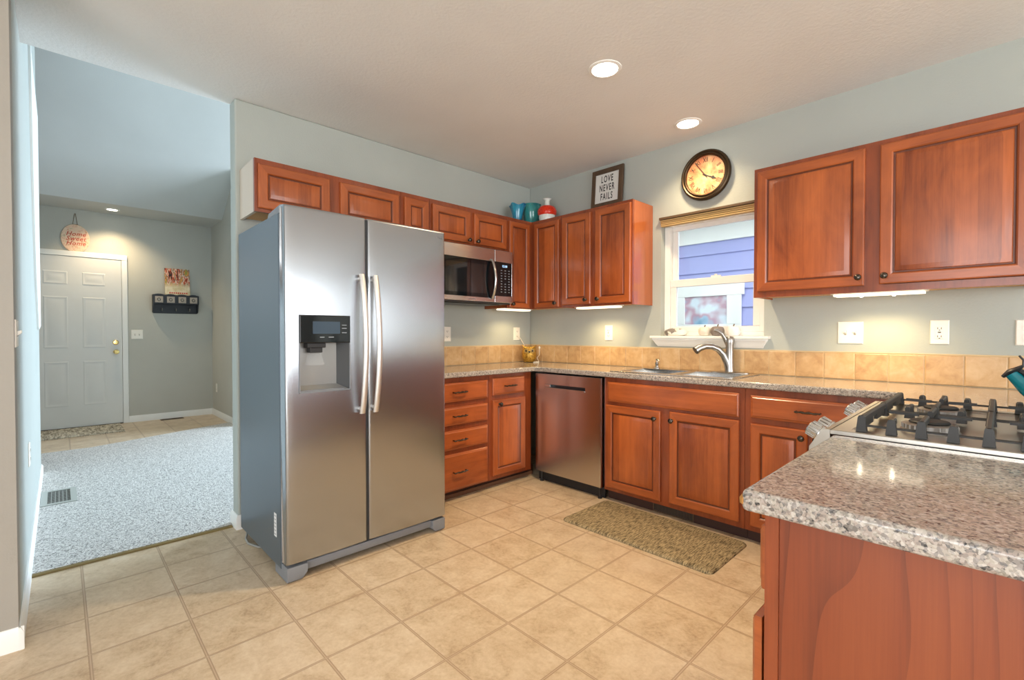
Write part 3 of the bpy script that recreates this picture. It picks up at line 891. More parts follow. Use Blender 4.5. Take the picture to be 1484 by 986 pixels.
pts = {'f': rect(a0, a1, b0, b1, F, -0.004), 'b': rect(a0 + 0.02, a1 - 0.045, b0 + 0.03, b1, F, -0.068)}
vs = pts['f'] + pts['b']
mb.add(vs, [(0, 1, 5, 4), (3, 0, 4, 7), (4, 5, 6, 7), (2, 3, 7, 6)])
mb.add([vs[1], vs[2], vs[6], vs[5]], [(0, 1, 2, 3)], 1)  # right wall gets the painted dark reflection
mb.build('cavity', [M['recess'], M['cavity_reflection']], di, angle=20)
mb = MB()
for a in ((a0, a1, b0, b0 + 0.006), (a0, a0 + 0.005, b0, b1), (a1 - 0.005, a1, b0, b1)):
    fbox(mb, F, *a, -0.006, 0.003)
fbox(mb, F, a0 + 0.004, a1 - 0.03, b0 + 0.006, b0 + 0.012, -0.05, -0.004)
mb.build('drip_tray', M['fridge_grey'], di, bevel=0.002)
mb = MB(); fbox(mb, F, -2.462, -2.372, 1.116, 1.140, -0.06, -0.006); fbox(mb, F, -2.448, -2.386, 1.092, 1.118, -0.058, -0.012)
mb.build('nozzle', M['black'], di, bevel=0.004)
mb = MB()
mb.rings([rect(-2.448 - s_, -2.386 + s_, z_, z_ + 0.001, F, -0.03) for s_, z_ in ((0, 1.10),)] +
         [[F(-2.444, 1.095, -0.050), F(-2.390, 1.095, -0.050), F(-2.390, 1.095, -0.030), F(-2.444, 1.095, -0.030)],
          [F(-2.462, 1.030, -0.045), F(-2.372, 1.030, -0.045), F(-2.372, 1.030, -0.025), F(-2.462, 1.030, -0.025)]])
mb.build('paddle', M['clear'], di)
# handles
def fhandle(y):
    mb = MB(); pts = []; rr_ = []
    for k in range(15):
        s_ = k / 14
        z_ = 0.772 + (1.492 - 0.772) * s_
        x_ = FX + 0.024 + 0.046 * math.sin(math.pi * s_) ** 0.8
        pts.append((x_, y, z_)); rr_.append(0.0125)
    rings = []
    for (x_, y_, z_), r_ in zip(pts, rr_):
        rings.append([(x_ + 0.0115 * math.cos(a) , y_ + 0.0150 * math.sin(a), z_) for a in [2 * math.pi * i / 12 for i in range(12)]])
    mb.rings(rings)
    for z_ in (0.795, 1.470):
        mb.tube([(FX - 0.004, y, z_), (FX + 0.030, y, z_)], 0.010, 10)
    return mb
h1 = fhandle(-2.197).build('handle', M['steel_bar'], dl)
h2 = fhandle(-2.122).build('handle', M['steel_bar'], drt)
mb = MB(); put_text(mb, 'SAMSUNG', Wf(FX), -1.728, 1.753, 0.021, 0.0, 1.15, thick=0.0012)
for i, v in enumerate(mb.v): mb.v[i] = (v[0] - 0.0045, v[1], v[2])
mb.build('wordmark', M['logo'], drt)
# base grille, feet, hinge cover, label, cord
mb = MB()
mb.rings([[(x, y, z) for x, z in ((0.60, 0.035), (0.845, 0.030), (0.855, 0.045), (0.855, 0.075), (0.60, 0.080))] for y in (Y0 + 0.10, Y1 - 0.09)])
mb.build('base_grille', M['fridge_grey'], fr, bevel=0.004)
for a, b, c in ((Y0 + 0.003, Y0 + 0.10, 1), (Y1 - 0.09, Y1 - 0.003, -1)):
    mb = MB()
    mb.rings([[(0.70, y, zl), (0.866, y, zl), (0.872, y, zl + 0.012), (0.872, y, 0.074), (0.70, y, 0.078)] for y, zl in ((a, 0.004 if c > 0 else 0.03), (a + (b - a) * (0.75 if c > 0 else 0.25), 0.004), (b, 0.03 if c > 0 else 0.004))])
    mb.build('foot_cover', M['fridge_grey'], fr, bevel=0.004)
for y in (Y0 + 0.06, Y1 - 0.06):
    for x in (0.16, 0.74):
        mb = MB(); mb.lathe([(0.02, 0.0), (0.02, 0.03), (0.01, 0.035), (0.01, 0.05)], (x, y, 0.0), (0, 0, 1), 12)
        mb.build('levelling_foot', M['black'], fr)
for y in (Y0 + 0.008, Y1 - 0.068):
    mb = MB()
    mb.rings([[(x, yy, z) for x, z in ((0.60, 1.7655), (0.62, 1.790), (0.790, 1.806), (0.800, 1.80), (0.800, 1.7655))] for yy in (y, y + 0.06)])
    mb.build('hinge_cover', M['fridge_grey'], fr, bevel=0.004)
mb = MB(); mb.box(0.700, 0.735, Y0 - 0.0006, Y0 - 0.0001, 0.185, 0.300)
lb = mb.build('data_label', M['sticker'], fr)
mb = MB()
for k in range(6): mb.box(0.706, 0.729, Y0 - 0.0010, Y0 - 0.0006, 0.195 + 0.018 * k, 0.199 + 0.018 * k)
mb.build('fine_print', M['label_grey'], lb)
mb = MB(); mb.tube([(0.13, -2.53, 0.06), (0.15, -2.545, 0.02), (0.20, -2.565, 0.008), (0.28, -2.572, 0.008), (0.36, -2.545, 0.008), (0.42, -2.50, 0.008), (0.5, -2.40, 0.008)], 0.006, 8)
mb.build('power_cord', M['cord'], fr)

# ------------------------------------------------------------------ microwave
mw = thing('microwave', 'stainless over-counter microwave mounted under the low wall cabinet', 'microwave', (0.17, -0.97, 1.43))
MX = 0.352
my0, my1, mz0, mz1 = -1.346, -0.584, 1.437, 1.862
mb = MB(); mb.box(0.002, MX - 0.03, my0, my1 - 0.002, mz0 + 0.004, mz1 + 0.008); mb.build('body', M['black_satin'], mw)
F = Wf(MX)
yd = -0.785
mb = MB()
for a in ((my0, yd, 1.765, mz1), (my0, yd, mz0, 1.545 - 0.075), (my0, my0 + 0.03, 1.47, 1.765)):
    fbox(mb, F, *a, -0.03, 0.0)
dm = mb.build('door', M['steel_mw'], mw, bevel=0.003)
mb = MB(); fbox(mb, F, my0 + 0.03, yd, 1.4705, 1.7645, -0.028, -0.003); mb.build('glass', M['black_gloss'], dm, bevel=0.003)
mb = MB()
fbox(mb, F, my0 + 0.075, yd - 0.085, 1.502, 1.730, -0.0029, -0.0024)
mb.build('window_mesh', plain('dark perforated window', (0.016, 0.017, 0.019), 0.05, 0.0, 0.9), dm)
mb = MB(); pts = []
for k in range(13):
    s_ = k / 12; pts.append((MX + 0.004 + 0.050 * math.sin(math.pi * s_) ** 0.75, yd - 0.035, 1.462 + 0.318 * s_))
rings = [[(x + 0.009 * math.cos(a), y + 0.012 * math.sin(a), z) for a in [2 * math.pi * i / 12 for i in range(12)]] for x, y, z in pts]
mb.rings(rings); mb.build('handle', M['steel_plain'], dm)
mb = MB(); put_text(mb, 'SAMSUNG', F, -1.02, 1.452, 0.014, 0.0, 1.1); mb.build('wordmark', M['logo'], dm)
mb = MB()
for a in ((yd + 0.003, my1, 1.768, mz1), (yd + 0.003, my1, mz0, 1.490), (my1 - 0.012, my1, 1.490, 1.768)):
    fbox(mb, F, *a, -0.03, 0.0)
cp = mb.build('control_frame', M['steel_mw'], mw, bevel=0.003)
mb = MB(); fbox(mb, F, yd + 0.003, my1 - 0.012, 1.4905, 1.7675, -0.029, -0.001); mb.build('keypad', M['black_gloss'], cp)
for r_ in range(9):
    for c_ in range(3):
        if r_ in (4,) and c_ == 1: continue
        u = yd + 0.075 + c_ * 0.042; v = 1.700 - r_ * 0.022
        mb = MB(); fbox(mb, F, u - 0.008, u + 0.008, v - 0.003, v + 0.003, -0.001, -0.0004)
        mb.build('key', M['label_grey'], cp)
mb = MB(); put_text(mb, '12:30', F, yd + 0.11, 1.735, 0.026, -0.001, 1.0); mb.build('clock_display', M['digits'], cp)
mb = MB(); mb.box(0.03, MX - 0.01, my0 + 0.02, my1 - 0.02, mz0 - 0.012, mz0 + 0.004); mb.box(0.06, 0.30, my0 + 0.1, my1 - 0.1, mz0 - 0.018, mz0 - 0.012)
mb.build('vent_grille', M['black_satin'], mw, bevel=0.003)

# ------------------------------------------------------------------ dishwasher
dw = thing('dishwasher', 'stainless built-in dishwasher with a recessed pocket handle', 'dishwasher', (0.90, -0.3, 0))
F = S(-0.555)
x0, x1 = 0.590, 1.224
mb = MB(); mb.box(x0, x1, -0.52, -0.006, 0.09, 0.866); mb.build('tub', M['black_satin'], dw)
hx0, hx1, hz0, hz1 = 0.690, 1.085, 0.752, 0.785
mb = MB()
for a in ((x0, x1, hz1, 0.864), (x0, x1, 0.082, hz0), (x0, hx0, hz0, hz1), (hx1, x1, hz0, hz1)):
    fbox(mb, F, *a, -0.033, 0.0)
dd = mb.build('door', M['steel_dw'], dw, angle=20)
mb = MB(); fbox(mb, F, hx0, hx1, hz0, hz1, -0.033, -0.030)
mb.build('handle_recess', M['black_satin'], dd)
mb = MB(); mb.rings([rect(hx0 + 0.002, hx1 - 0.002, hz0 + 0.001, hz0 + 0.010, F, -0.022), rect(hx0 + 0.001, hx1 - 0.001, hz0 - 0.003, hz0 + 0.010, F, 0.004)])
fbox(mb, F, hx0 + 0.001, hx0 + 0.055, hz0 + 0.010, hz1 - 0.001, -0.03, 0.001)
mb.build('pocket_handle', M['steel_plain'], dd, bevel=0.002)
mb = MB(); fbox(mb, F, x1 - 0.010, x1 + 0.0005, 0.082, 0.864, 0.0002, 0.0018)
mb.build('edge_trim', M['steel_plain'], dd)
mb = MB(); mb.box(x0, x1 + 0.008, -0.515, -0.50, 0.004, 0.078); mb.build('kick_plate', M['black'], dw)
for x in (x0 + 0.05, x1 - 0.02):
    mb = MB(); mb.lathe([(0.016, 0), (0.016, 0.01), (0.006, 0.012), (0.006, 0.075)], (x, -0.535, 0.0), (0, 0, 1), 10); mb.build('foot', M['black_satin'], dw)

# ------------------------------------------------------------------ sink, faucet, soap pump
sk = thing('sink', 'stainless double-bowl drop-in sink under the window', 'sink', (1.685, -0.275, CT))
mb = slab([1.265, 1.305, 1.680, 1.720, 2.065, 2.105], [-0.505, -0.455, -0.125, -0.045], lambda x, y: -0.455 < y < -0.125 and (1.305 < x < 1.68 or 1.72 < x < 2.065), CT + 0.0005, CT + 0.006)
mb.build('rim', M['steel_plain'], sk, bevel=0.002)
for a, b in ((1.305, 1.68), (1.72, 2.065)):
    mb = MB(); rs = []
    for i, z_ in ((0.0, CT + 0.0045), (0.003, CT - 0.01), (0.008, CT - 0.15), (0.03, CT - 0.17)):
        rs.append([(a + i, -0.455 + i, z_), (b - i, -0.455 + i, z_), (b - i, -0.125 - i, z_), (a + i, -0.125 - i, z_)])
    mb.rings(rs, cap0=False)
    bo = mb.build('bowl', M['steel_plain'], sk)
    mb = MB(); mb.lathe([(0.04, 0.0), (0.04, 0.003), (0.03, 0.002), (0.0, 0.001)], ((a + b) / 2, -0.28, CT - 0.1695), (0, 0, 1), 16)
    mb.build('drain', M['nickel'], bo)
fc = thing('faucet', 'brushed nickel pull-out faucet standing behind the sink', 'faucet', (1.93, -0.085, CT + 0.006))
bz = CT + 0.0062
mb = MB(); mb.lathe([(0.055, 0), (0.055, 0.004), (0.04, 0.008), (0.0, 0.009)], (1.93, -0.085, bz), (0, 0, 1), 24, sx=2.3); mb.build('deck_plate', M['nickel'], fc)
mb = MB(); mb.lathe([(0.030, 0.006), (0.027, 0.03), (0.024, 0.10), (0.025, 0.18), (0.029, 0.20), (0.030, 0.225), (0.022, 0.243), (0.0, 0.247)], (1.93, -0.085, bz), (0, 0, 1), 24); mb.build('body', M['nickel'], fc)
sp_pts = [(1.926, -0.088, bz + 0.02), (1.918, -0.096, bz + 0.07), (1.900, -0.112, bz + 0.120), (1.875, -0.135, bz + 0.158), (1.845, -0.163, bz + 0.176), (1.812, -0.195, bz + 0.178), (1.785, -0.222, bz + 0.166), (1.768, -0.240, bz + 0.150)]
mb = MB(); mb.tube(sp_pts, [0.024, 0.0235, 0.022, 0.0205, 0.020, 0.021, 0.024, 0.027], 16); so = mb.build('spout', M['nickel'], fc)
dirv = Vector(sp_pts[-1]) - Vector(sp_pts[-2])
mb = MB(); mb.lathe([(0.026, 0.0), (0.026, 0.005), (0.0, 0.0055)], Vector(sp_pts[-1]), dirv, 16); mb.build('spray_head', M['black_satin'], so)
mb = MB(); mb.tube([(1.918, -0.09, bz + 0.195), (1.905, -0.11, bz + 0.235), (1.893, -0.122, bz + 0.262), (1.872, -0.138, bz + 0.283), (1.853, -0.150, bz + 0.288)], [0.016, 0.013, 0.012, 0.0115, 0.009], 12, flat=1.0); mb.build('lever', M['nickel'], fc)
sd = thing('soap_dispenser', 'small nickel soap pump at the back left of the sink', 'soap dispenser', (1.40, -0.09, CT + 0.006))
mb = MB(); mb.lathe([(0.022, 0), (0.022, 0.006), (0.013, 0.012), (0.011, 0.03), (0.013, 0.034), (0.013, 0.045), (0.005, 0.048), (0.005, 0.06), (0.009, 0.062), (0.009, 0.072), (0, 0.074)], (1.40, -0.09, bz), (0, 0, 1), 16); mb.build('pump_body', M['nickel'], sd)
mb = MB(); mb.tube([(1.40, -0.09, bz + 0.066), (1.415, -0.105, bz + 0.070), (1.430, -0.12, bz + 0.066), (1.437, -0.127, bz + 0.055)], [0.006, 0.006, 0.005, 0.004], 10); mb.build('nozzle', M['nickel'], sd)

# ------------------------------------------------------------------ gas range
rg = thing('gas_range', 'stainless slide-in gas range with black cast-iron grates', 'range', (3.2, -1.44, 0))
ry0, ry1 = -1.820, -1.060
ZT = 0.926
mb = MB(); mb.box(2.915, 3.50, ry0 + 0.003, ry1 - 0.003, 0.02, 0.905); mb.build('body', M['steel_plain'], rg)
mb = MB()   # cooktop pan with raised rim
mb.rings([[(x, y, z) for x, y in ((2.872 + i, ry0 + 0.001 + i), (3.50 - i, ry0 + 0.001 + i), (3.50 - i, ry1 - 0.001 - i), (2.872 + i, ry1 - 0.001 - i))] for i, z in ((0.0, 0.9145), (0.0, ZT - 0.002), (0.003, ZT), (0.040, ZT), (0.050, ZT - 0.006))], cap0=True)
mb.build('cooktop', M['steel_top'], rg, angle=25)
mb = MB()   # control panel nose, extruded along y
prof = [(2.871, 0.9145), (2.871, 0.9255), (2.858, 0.925), (2.848, 0.917), (2.822, 0.872), (2.820, 0.820), (2.871, 0.815)]
mb.rings([[(x, y, z) for x, z in prof] for y in (ry0 + 0.001, ry1 - 0.001)])
mb.build('control_panel', M['steel_top'], rg, angle=25)
mb = MB(); mb.box(2.845, 2.872, ry0 + 0.004, ry1 - 0.004, 0.17, 0.805); mb.build('oven_door', M['steel_plain'], rg, bevel=0.004)
mb = MB(); mb.tube([(2.80, ry0 + 0.05, 0.765), (2.80, ry1 - 0.05, 0.765)], 0.011, 12)
for y in (ry0 + 0.07, ry1 - 0.07): mb.tube([(2.846, y, 0.765), (2.80, y, 0.765)], 0.008, 10)
mb.build('oven_handle', M['steel_plain'], rg)
mb = MB(); mb.box(2.85, 2.872, ry0 + 0.004, ry1 - 0.004, 0.03, 0.16); mb.build('storage_drawer', M['steel_plain'], rg, bevel=0.004)
kd = Vector((-0.866, 0, 0.5))
for y in (-1.750, -1.645, -1.262, -1.150):
    mb = MB(); n = 20; rs = []
    for r_, h_ in ((0.026, -0.004), (0.026, 0.006), (0.021, 0.008), (0.019, 0.034), (0.017, 0.037)):
        rs.append((r_, h_))
    mb.lathe(rs, (2.836, y, 0.897), kd, 20)
    # raised grip ribs
    u_ = Vector((0, 1, 0)); q_ = kd.cross(u_)
    for k in range(10):
        a = 2 * math.pi * k / 10
        c_ = Vector((2.836, y, 0.897)) + (u_ * math.cos(a) + q_ * math.sin(a)) * 0.0205
        mb.tube([c_ + kd * 0.010, c_ + kd * 0.034], 0.0028, 6)
    mb.build('knob', M['steel_plain'], rg)
def burner(x, y, r):
    mb = MB(); mb.lathe([(r + 0.006, 0), (r + 0.004, 0.004), (r, 0.006), (r, 0.018), (r - 0.006, 0.021), (r * 0.7, 0.0215)], (x, y, ZT - 0.0055), (0, 0, 1), 32, cap1=False)
    for k in range(28):
        a = 2 * math.pi * k / 28
        mb.box(x + math.cos(a) * r - 0.0015, x + math.cos(a) * r + 0.0015, y + math.sin(a) * r - 0.0015, y + math.sin(a) * r + 0.0015, ZT + 0.002, ZT + 0.0125)
    b = mb.build('burner', plain('burner alloy', (0.34, 0.32, 0.30), 0.4, 0.9), rg)
    mb = MB(); mb.lathe([(r * 0.72, 0.0), (r * 0.75, 0.004), (r * 0.68, 0.008), (0, 0.009)], (x, y, ZT + 0.0155), (0, 0, 1), 28); mb.build('burner_cap', M['black'], b)
for x in (3.058, 3.293):
    for y in (-1.62, -1.265): burner(x, y, 0.058)
def bar(mb, p0, p1, wd, h):
    # rectangular bar between two points, top chamfered
    p0, p1 = Vector(p0), Vector(p1); d = (p1 - p0); d.z = 0; d.normalize(); s_ = Vector((-d.y, d.x, 0))
    rs = []
    for p in (p0, p1):
        rs.append([p + s_ * (wd / 2) - Vector((0, 0, h)), p + s_ * (wd / 2) - Vector((0, 0, 0.003)), p + s_ * (wd / 2 - 0.003), p - s_ * (wd / 2 - 0.003), p - s_ * (wd / 2) - Vector((0, 0, 0.003)), p - s_ * (wd / 2) - Vector((0, 0, h))])
    mb.rings(rs)
def leg(mb, x, y, zt):
    mb.rings([[(x - a, y - b, z), (x + a, y - b, z), (x + a, y + b, z), (x - a, y + b, z)] for z, a, b in ((ZT + 0.0005, 0.0115, 0.009), (zt - 0.005, 0.008, 0.007), (zt, 0.006, 0.006))])
GZ = 0.968
for (ga, gb) in ((-1.792, -1.447), (-1.441, -1.092)):
    mb = MB()
    xs0, xs1, xm = 2.936, 3.412, 3.174
    gm = (ga + gb) / 2
    # front, middle, rear long bars
    for x in (xs0, xm, xs1):
        bar(mb, (x, ga, GZ), (x, gb, GZ), 0.013, 0.016)
        leg(mb, x, ga + 0.004, GZ); leg(mb, x, gb - 0.004, GZ)
    # webbed front skirt
    mb.box(xs0 - 0.004, xs0 + 0.004, ga + 0.02, gm - 0.03, GZ - 0.034, GZ - 0.012); mb.box(xs0 - 0.004, xs0 + 0.004, gm + 0.03, gb - 0.02, GZ - 0.034, GZ - 0.012)
    for xc in (3.056, 3.293):
        for yy, y2 in ((ga, gm - 0.045), (gb, gm + 0.045)):
            bar(mb, (xc, yy, GZ), (xc, y2, GZ), 0.012, 0.016); leg(mb, xc, yy + (0.004 if yy == ga else -0.004), GZ)
        bar(mb, (xc - 0.085, gm, GZ), (xc - 0.020, gm, GZ - 0.001), 0.009, 0.009); bar(mb, (xc + 0.020, gm, GZ - 0.001), (xc + 0.085, gm, GZ), 0.009, 0.009)
        for xo in (-0.058, 0.058):
            for yy, sg in ((ga, 1), (gb, -1)):
                leg(mb, xc + xo, yy + 0.004 * sg, GZ - 0.004); bar(mb, (xc + xo, yy, GZ - 0.003), (xc + xo, yy + sg * 0.045, GZ - 0.003), 0.012, 0.014)
    for yy in (ga + 0.004, gb - 0.004):
        bar(mb, (xs0, yy, GZ - 0.022), (xs1, yy, GZ - 0.022), 0.006, 0.006)
    mb.build('grate', M['iron'], rg)

# ------------------------------------------------------------------ kettle
M['teal'] = plain('teal enamel', srgb(0, 118, 132), 0.16, Coat_Weight=0.5)
kx, ky = 3.358, -1.262
kz = GZ + 0.001
kt = thing('kettle', 'teal whistling kettle with black spout cap on the rear burner', 'kettle', (kx, ky, kz))
mb = MB(); mb.lathe([(0.070, 0.0), (0.088, 0.006), (0.094, 0.035), (0.086, 0.075), (0.062, 0.105), (0.040, 0.116), (0.036, 0.116)], (kx, ky, kz), (0, 0, 1), 32); mb.build('body', M['teal'], kt)
mb = MB(); mb.lathe([(0.040, 0.0), (0.038, 0.008), (0.012, 0.014), (0.009, 0.022), (0.015, 0.030), (0.012, 0.038), (0, 0.040)], (kx, ky, kz + 0.116), (0, 0, 1), 24); mb.build('lid', M['teal'], kt)
sv = Vector((-0.80, 0.12, 0.0))
b0 = Vector((kx, ky, kz))
sp = [b0 + sv * a_ + Vector((0, 0, h_)) for a_, h_ in ((0.065, 0.022), (0.105, 0.032), (0.138, 0.054), (0.162, 0.076), (0.180, 0.094))]
mb = MB(); mb.tube(sp, [0.036, 0.031, 0.0235, 0.018, 0.0155], 16); mb.build('spout', M['teal'], kt)
e = sp[-1]; ed = (sp[-1] - sp[-2]).normalized()
cw = MB()
side = Vector((0.12, 0.8, 0)).normalized(); upn = ed.cross(side) * -1
if upn.z < 0: upn = -upn
pl = [e + upn * -0.021 + ed * 0.004, e + upn * 0.000 + ed * 0.007, e + upn * 0.022 + ed * 0.004, e + upn * 0.036 + ed * 0.006, e + upn * 0.046 + ed * 0.018, e + upn * 0.047 + ed * 0.034]
cw.tube(pl, [0.010, 0.017, 0.015, 0.007, 0.006, 0.0055], 12, flat=0.5, upv=side)
cw.tube([e + upn * 0.018 + ed * 0.003, e + upn * 0.024 - ed * 0.014, e + upn * 0.020 - ed * 0.028], [0.007, 0.008, 0.011], 10)
cw.build('spout_cap', M['black_satin'], kt)
mb = MB(); mb.tube([b0 + Vector((0.075, 0, 0.085)), b0 + Vector((0.085, 0, 0.14)), b0 + Vector((0.06, 0, 0.185)), b0 + Vector((0.0, 0, 0.20)), b0 + Vector((-0.045, 0, 0.18)), b0 + Vector((-0.06, 0, 0.105))], [0.007, 0.009, 0.011, 0.011, 0.009, 0.007], 12); mb.build('handle', M['black_satin'], kt)

# ------------------------------------------------------------------ outlets and switches
def plate(fn, u0, u1, v0, v1, kind, label, cat, group='white wall plates'):
    uc, vc = (u0 + u1) / 2, (v0 + v1) / 2
    o = thing('outlet' if cat == 'outlet' else 'light_switch', label, cat, fn(uc, vc, 0.0), group)
    mb = MB()
    mb.rings([rect(u0 + i, u1 - i, v0 + i, v1 - i, fn, h) for i, h in ((0, 0.0005), (0, 0.003), (0.004, 0.006))])
    mb.build('plate', M['plastic_white'], o)
    if kind == 'gfci':
        mb = MB(); fbox(mb, fn, uc - 0.017, uc + 0.017, vc - 0.034, vc + 0.034, 0.006, 0.0085); mb.build('receptacle', M['plastic_white'], o, bevel=0.001)
        mb = MB()
        for s_ in (-1, 1):
            for du in (-0.007, 0.007): fbox(mb, fn, uc + du - 0.0014, uc + du + 0.0014, vc + s_ * 0.021 - 0.005, vc + s_ * 0.021 + 0.005, 0.0085, 0.009)
            fbox(mb, fn, uc - 0.003, uc + 0.003, vc + s_ * 0.021 - 0.012, vc + s_ * 0.021 - 0.008, 0.0085, 0.009)
        fbox(mb, fn, uc - 0.006, uc + 0.006, vc - 0.003, vc + 0.003, 0.0085, 0.0095)
        mb.build('slots', M['plastic_slot'], o)
    elif kind == 'duplex':
        for s_ in (-1, 1):
            mb = MB(); po = [(uc + 0.016 * math.cos(a), vc + s_ * 0.023 + 0.0135 * math.sin(a)) for a in [2 * math.pi * i / 16 for i in range(16)]]
            mb.prism(po, fn, 0.006, 0.008); rc = mb.build('receptacle', M['plastic_white'], o)
            mb = MB()
            for du in (-0.006, 0.006): fbox(mb, fn, uc + du - 0.0012, uc + du + 0.0012, vc + s_ * 0.023 - 0.003, vc + s_ * 0.023 + 0.006, 0.008, 0.0085)
            fbox(mb, fn, uc - 0.0025, uc + 0.0025, vc + s_ * 0.023 - 0.009, vc + s_ * 0.023 - 0.005, 0.008, 0.0085)
            mb.build('slots', M['plastic_slot'], rc)
    else:
        n = 2 if kind == 'double' else 1
        for k in range(n):
            u = uc + (k - (n - 1) / 2) * 0.046
            mb = MB(); fbox(mb, fn, u - 0.005, u + 0.005, vc - 0.012, vc + 0.012, 0.006, 0.0065); mb.build('slot', M['plastic_slot'], o)
            mb = MB(); mb.rings([rect(u - 0.004, u + 0.004, vc - 0.008, vc + 0.008, fn, 0.0065), rect(u - 0.0035, u + 0.0035, vc + 0.002, vc + 0.012, fn, 0.017)]); mb.build('toggle', M['plastic_white'], o)
    return o
plate(S(0), 0.872, 0.947, 1.124, 1.252, 'gfci', 'white outlet under the tall cabinet left of the window', 'outlet')
plate(S(0), 2.520, 2.643, 1.124, 1.252, 'double', 'white double light switch just right of the window', 'light switch')
plate(S(0), 2.930, 3.005, 1.127, 1.254, 'gfci', 'white outlet under the wide right-hand wall cabinet', 'outlet')
plate(S(0), 3.239, 3.314, 1.127, 1.250, 'duplex', 'white plate cut by the right edge of the photo', 'outlet')
plate(Wf(0), -0.235, -0.152, 1.120, 1.241, 'duplex', 'white outlet on the wall behind the golden owl', 'outlet')
plate(Wf(0), -1.045, -0.966, 1.118, 1.241, 'duplex', 'white outlet below the microwave at the fridge edge', 'outlet')
plate(Wf(ED), -2.633, -2.509, 1.110, 1.232, 'double', 'white double light switch beside the front door', 'light switch')
plate(S(-1.705), -4.625, -4.555, 0.345, 0.465, 'duplex', 'small white outlet low on the entry side wall', 'outlet')
L = lambda u, v, w: (u, -3.445 + w, v)
plate(L, 0.500, 0.620, 1.135, 1.240, 'double', 'light switch seen edge-on at the near end of left wall', 'light switch')
plate(L, -0.34, -0.265, 0.50, 0.62, 'duplex', 'outlet seen edge-on low on the left wall', 'outlet')

# ------------------------------------------------------------------ lights
def downlight(x, y, zc, label, r=0.066, power=30):
    o = thing('recessed_light', label, 'ceiling light', (x, y, zc), 'recessed ceiling lights')
    mb = MB(); n = 36
    mb.rings([[(x + rr_ * math.cos(2 * math.pi * i / n), y + rr_ * math.sin(2 * math.pi * i / n), zc - h_) for i in range(n)] for rr_, h_ in ((r + 0.022, 0.0005), (r + 0.020, 0.004), (r + 0.004, 0.007), (r, 0.002))], cap0=False, cap1=False)
    mb.build('trim_ring', M['white_paint'], o)
    mb = MB(); mb.lathe([(r + 0.001, 0.0), (r + 0.001, 0.003), (r * 0.6, 0.007), (0, 0.008)], (x, y, zc - 0.001), (0, 0, -1), 32); mb.build('lens', M['lens'], o)
    l = bpy.data.lights.new('downlight lamp', 'SPOT'); l.energy = power; l.color = (1.0, 0.76, 0.46); l.shadow_soft_size = 0.05
    l.spot_size = R(125); l.spot_blend = 0.8
    lo = bpy.data.objects.new('downlight lamp', l); COL.objects.link(lo); lo.location = (x, y, zc - 0.03)
downlight(1.712, -1.213, H, 'lit recessed ceiling light nearer the middle of the kitchen', power=140)
downlight(1.718, -0.267, H, 'lit recessed ceiling light close above the clock', power=46)
downlight(-4.52, -2.83, 2.733, 'small lit recessed light in the entry ceiling', 0.05, 60)
def bar_light(x0, x1, y0, y1, z1, label, power, axis='x'):
    o = thing('under_cabinet_light', label, 'light fixture', ((x0 + x1) / 2, (y0 + y1) / 2, z1), 'under-cabinet lights')
    mb = MB(); mb.box(x0, x1, y0, y1, z1 - 0.012, z1 - 0.0005); mb.build('housing', M['plastic_white'], o, bevel=0.003)
    mb = MB(); mb.box(x0 + 0.012, x1 - 0.012, y0 + 0.008, y1 - 0.008, z1 - 0.024, z1 - 0.012); mb.build('diffuser', M['tube'], o, bevel=0.004)
    for k in (0.33, 0.67):
        bx = x0 + (x1 - x0) * (k if axis == 'x' else 0.5); by = y0 + (y1 - y0) * (0.5 if axis == 'x' else k)
        if power > 1.5:
            mb = MB(); mb.lathe([(0.008, 0.0), (0.008, 0.003), (0.0, 0.006)], (bx, by, z1 - 0.0242), (0, 0, -1), 12); mb.build('bulb', M['bulb'], o)
        l = bpy.data.lights.new('under cabinet lamp', 'SPOT'); l.energy = power * 4.0; l.color = (1.0, 0.74, 0.38); l.shadow_soft_size = 0.02
        l.spot_size = R(150); l.spot_blend = 1.0
        lo = bpy.data.objects.new('under cabinet lamp', l); COL.objects.link(lo); lo.location = (bx, by, z1 - 0.05)
bar_light(2.530, 2.935, -0.235, -0.125, 1.4115, 'lit slim lamp under the wide cabinet right of the window', 1.8)
bar_light(0.72, 1.13, -0.225, -0.115, 1.4115, 'lit slim lamp under the tall cabinet left of the window', 1.5)
bar_light(0.10, 0.215, -0.56, -0.20, 1.4115, 'small slim lamp under the corner cabinet beside the microwave', 0.8, 'y')

# ------------------------------------------------------------------ clock
ck = thing('wall_clock', 'round bronze wall clock with roman numerals above the window', 'clock', (1.730, 0.0, 2.305))
F = S(0.0); cu, cv = 1.730, 2.305
mb = MB()
mb.lathe([(0.165, 0.0005), (0.176, 0.010), (0.178, 0.022), (0.172, 0.034), (0.163, 0.038), (0.156, 0.033), (0.151, 0.036), (0.145, 0.039), (0.139, 0.034), (0.136, 0.022)], (cu, 0, cv), (0, -1, 0), 64, cap1=False)
mb.build('rim', plain('aged bronze rim', (0.070, 0.046, 0.026), 0.36, 0.85), ck)
def aged():
    t = NT('aged cream dial'); v = t.obj()
    n = t.noise(v, 9.0, 4, 0.6, 0.5)
    c = t.ramp(n, [(0.36, srgb(196, 110, 72)[:3]), (0.50, srgb(214, 150, 104)[:3]), (0.62, srgb(226, 188, 138)[:3])])
    t.bs(Base_Color=c, Roughness=0.5); return t.m
mb = MB(); mb.lathe([(0.138, 0.0), (0.138, 0.006)], (cu, -0.012, cv), (0, -1, 0), 64); face = mb.build('dial', aged(), ck)
mb = MB()
NUM = ['XII', 'I', 'II', 'III', 'IIII', 'V', 'VI', 'VII', 'VIII', 'IX', 'X', 'XI']
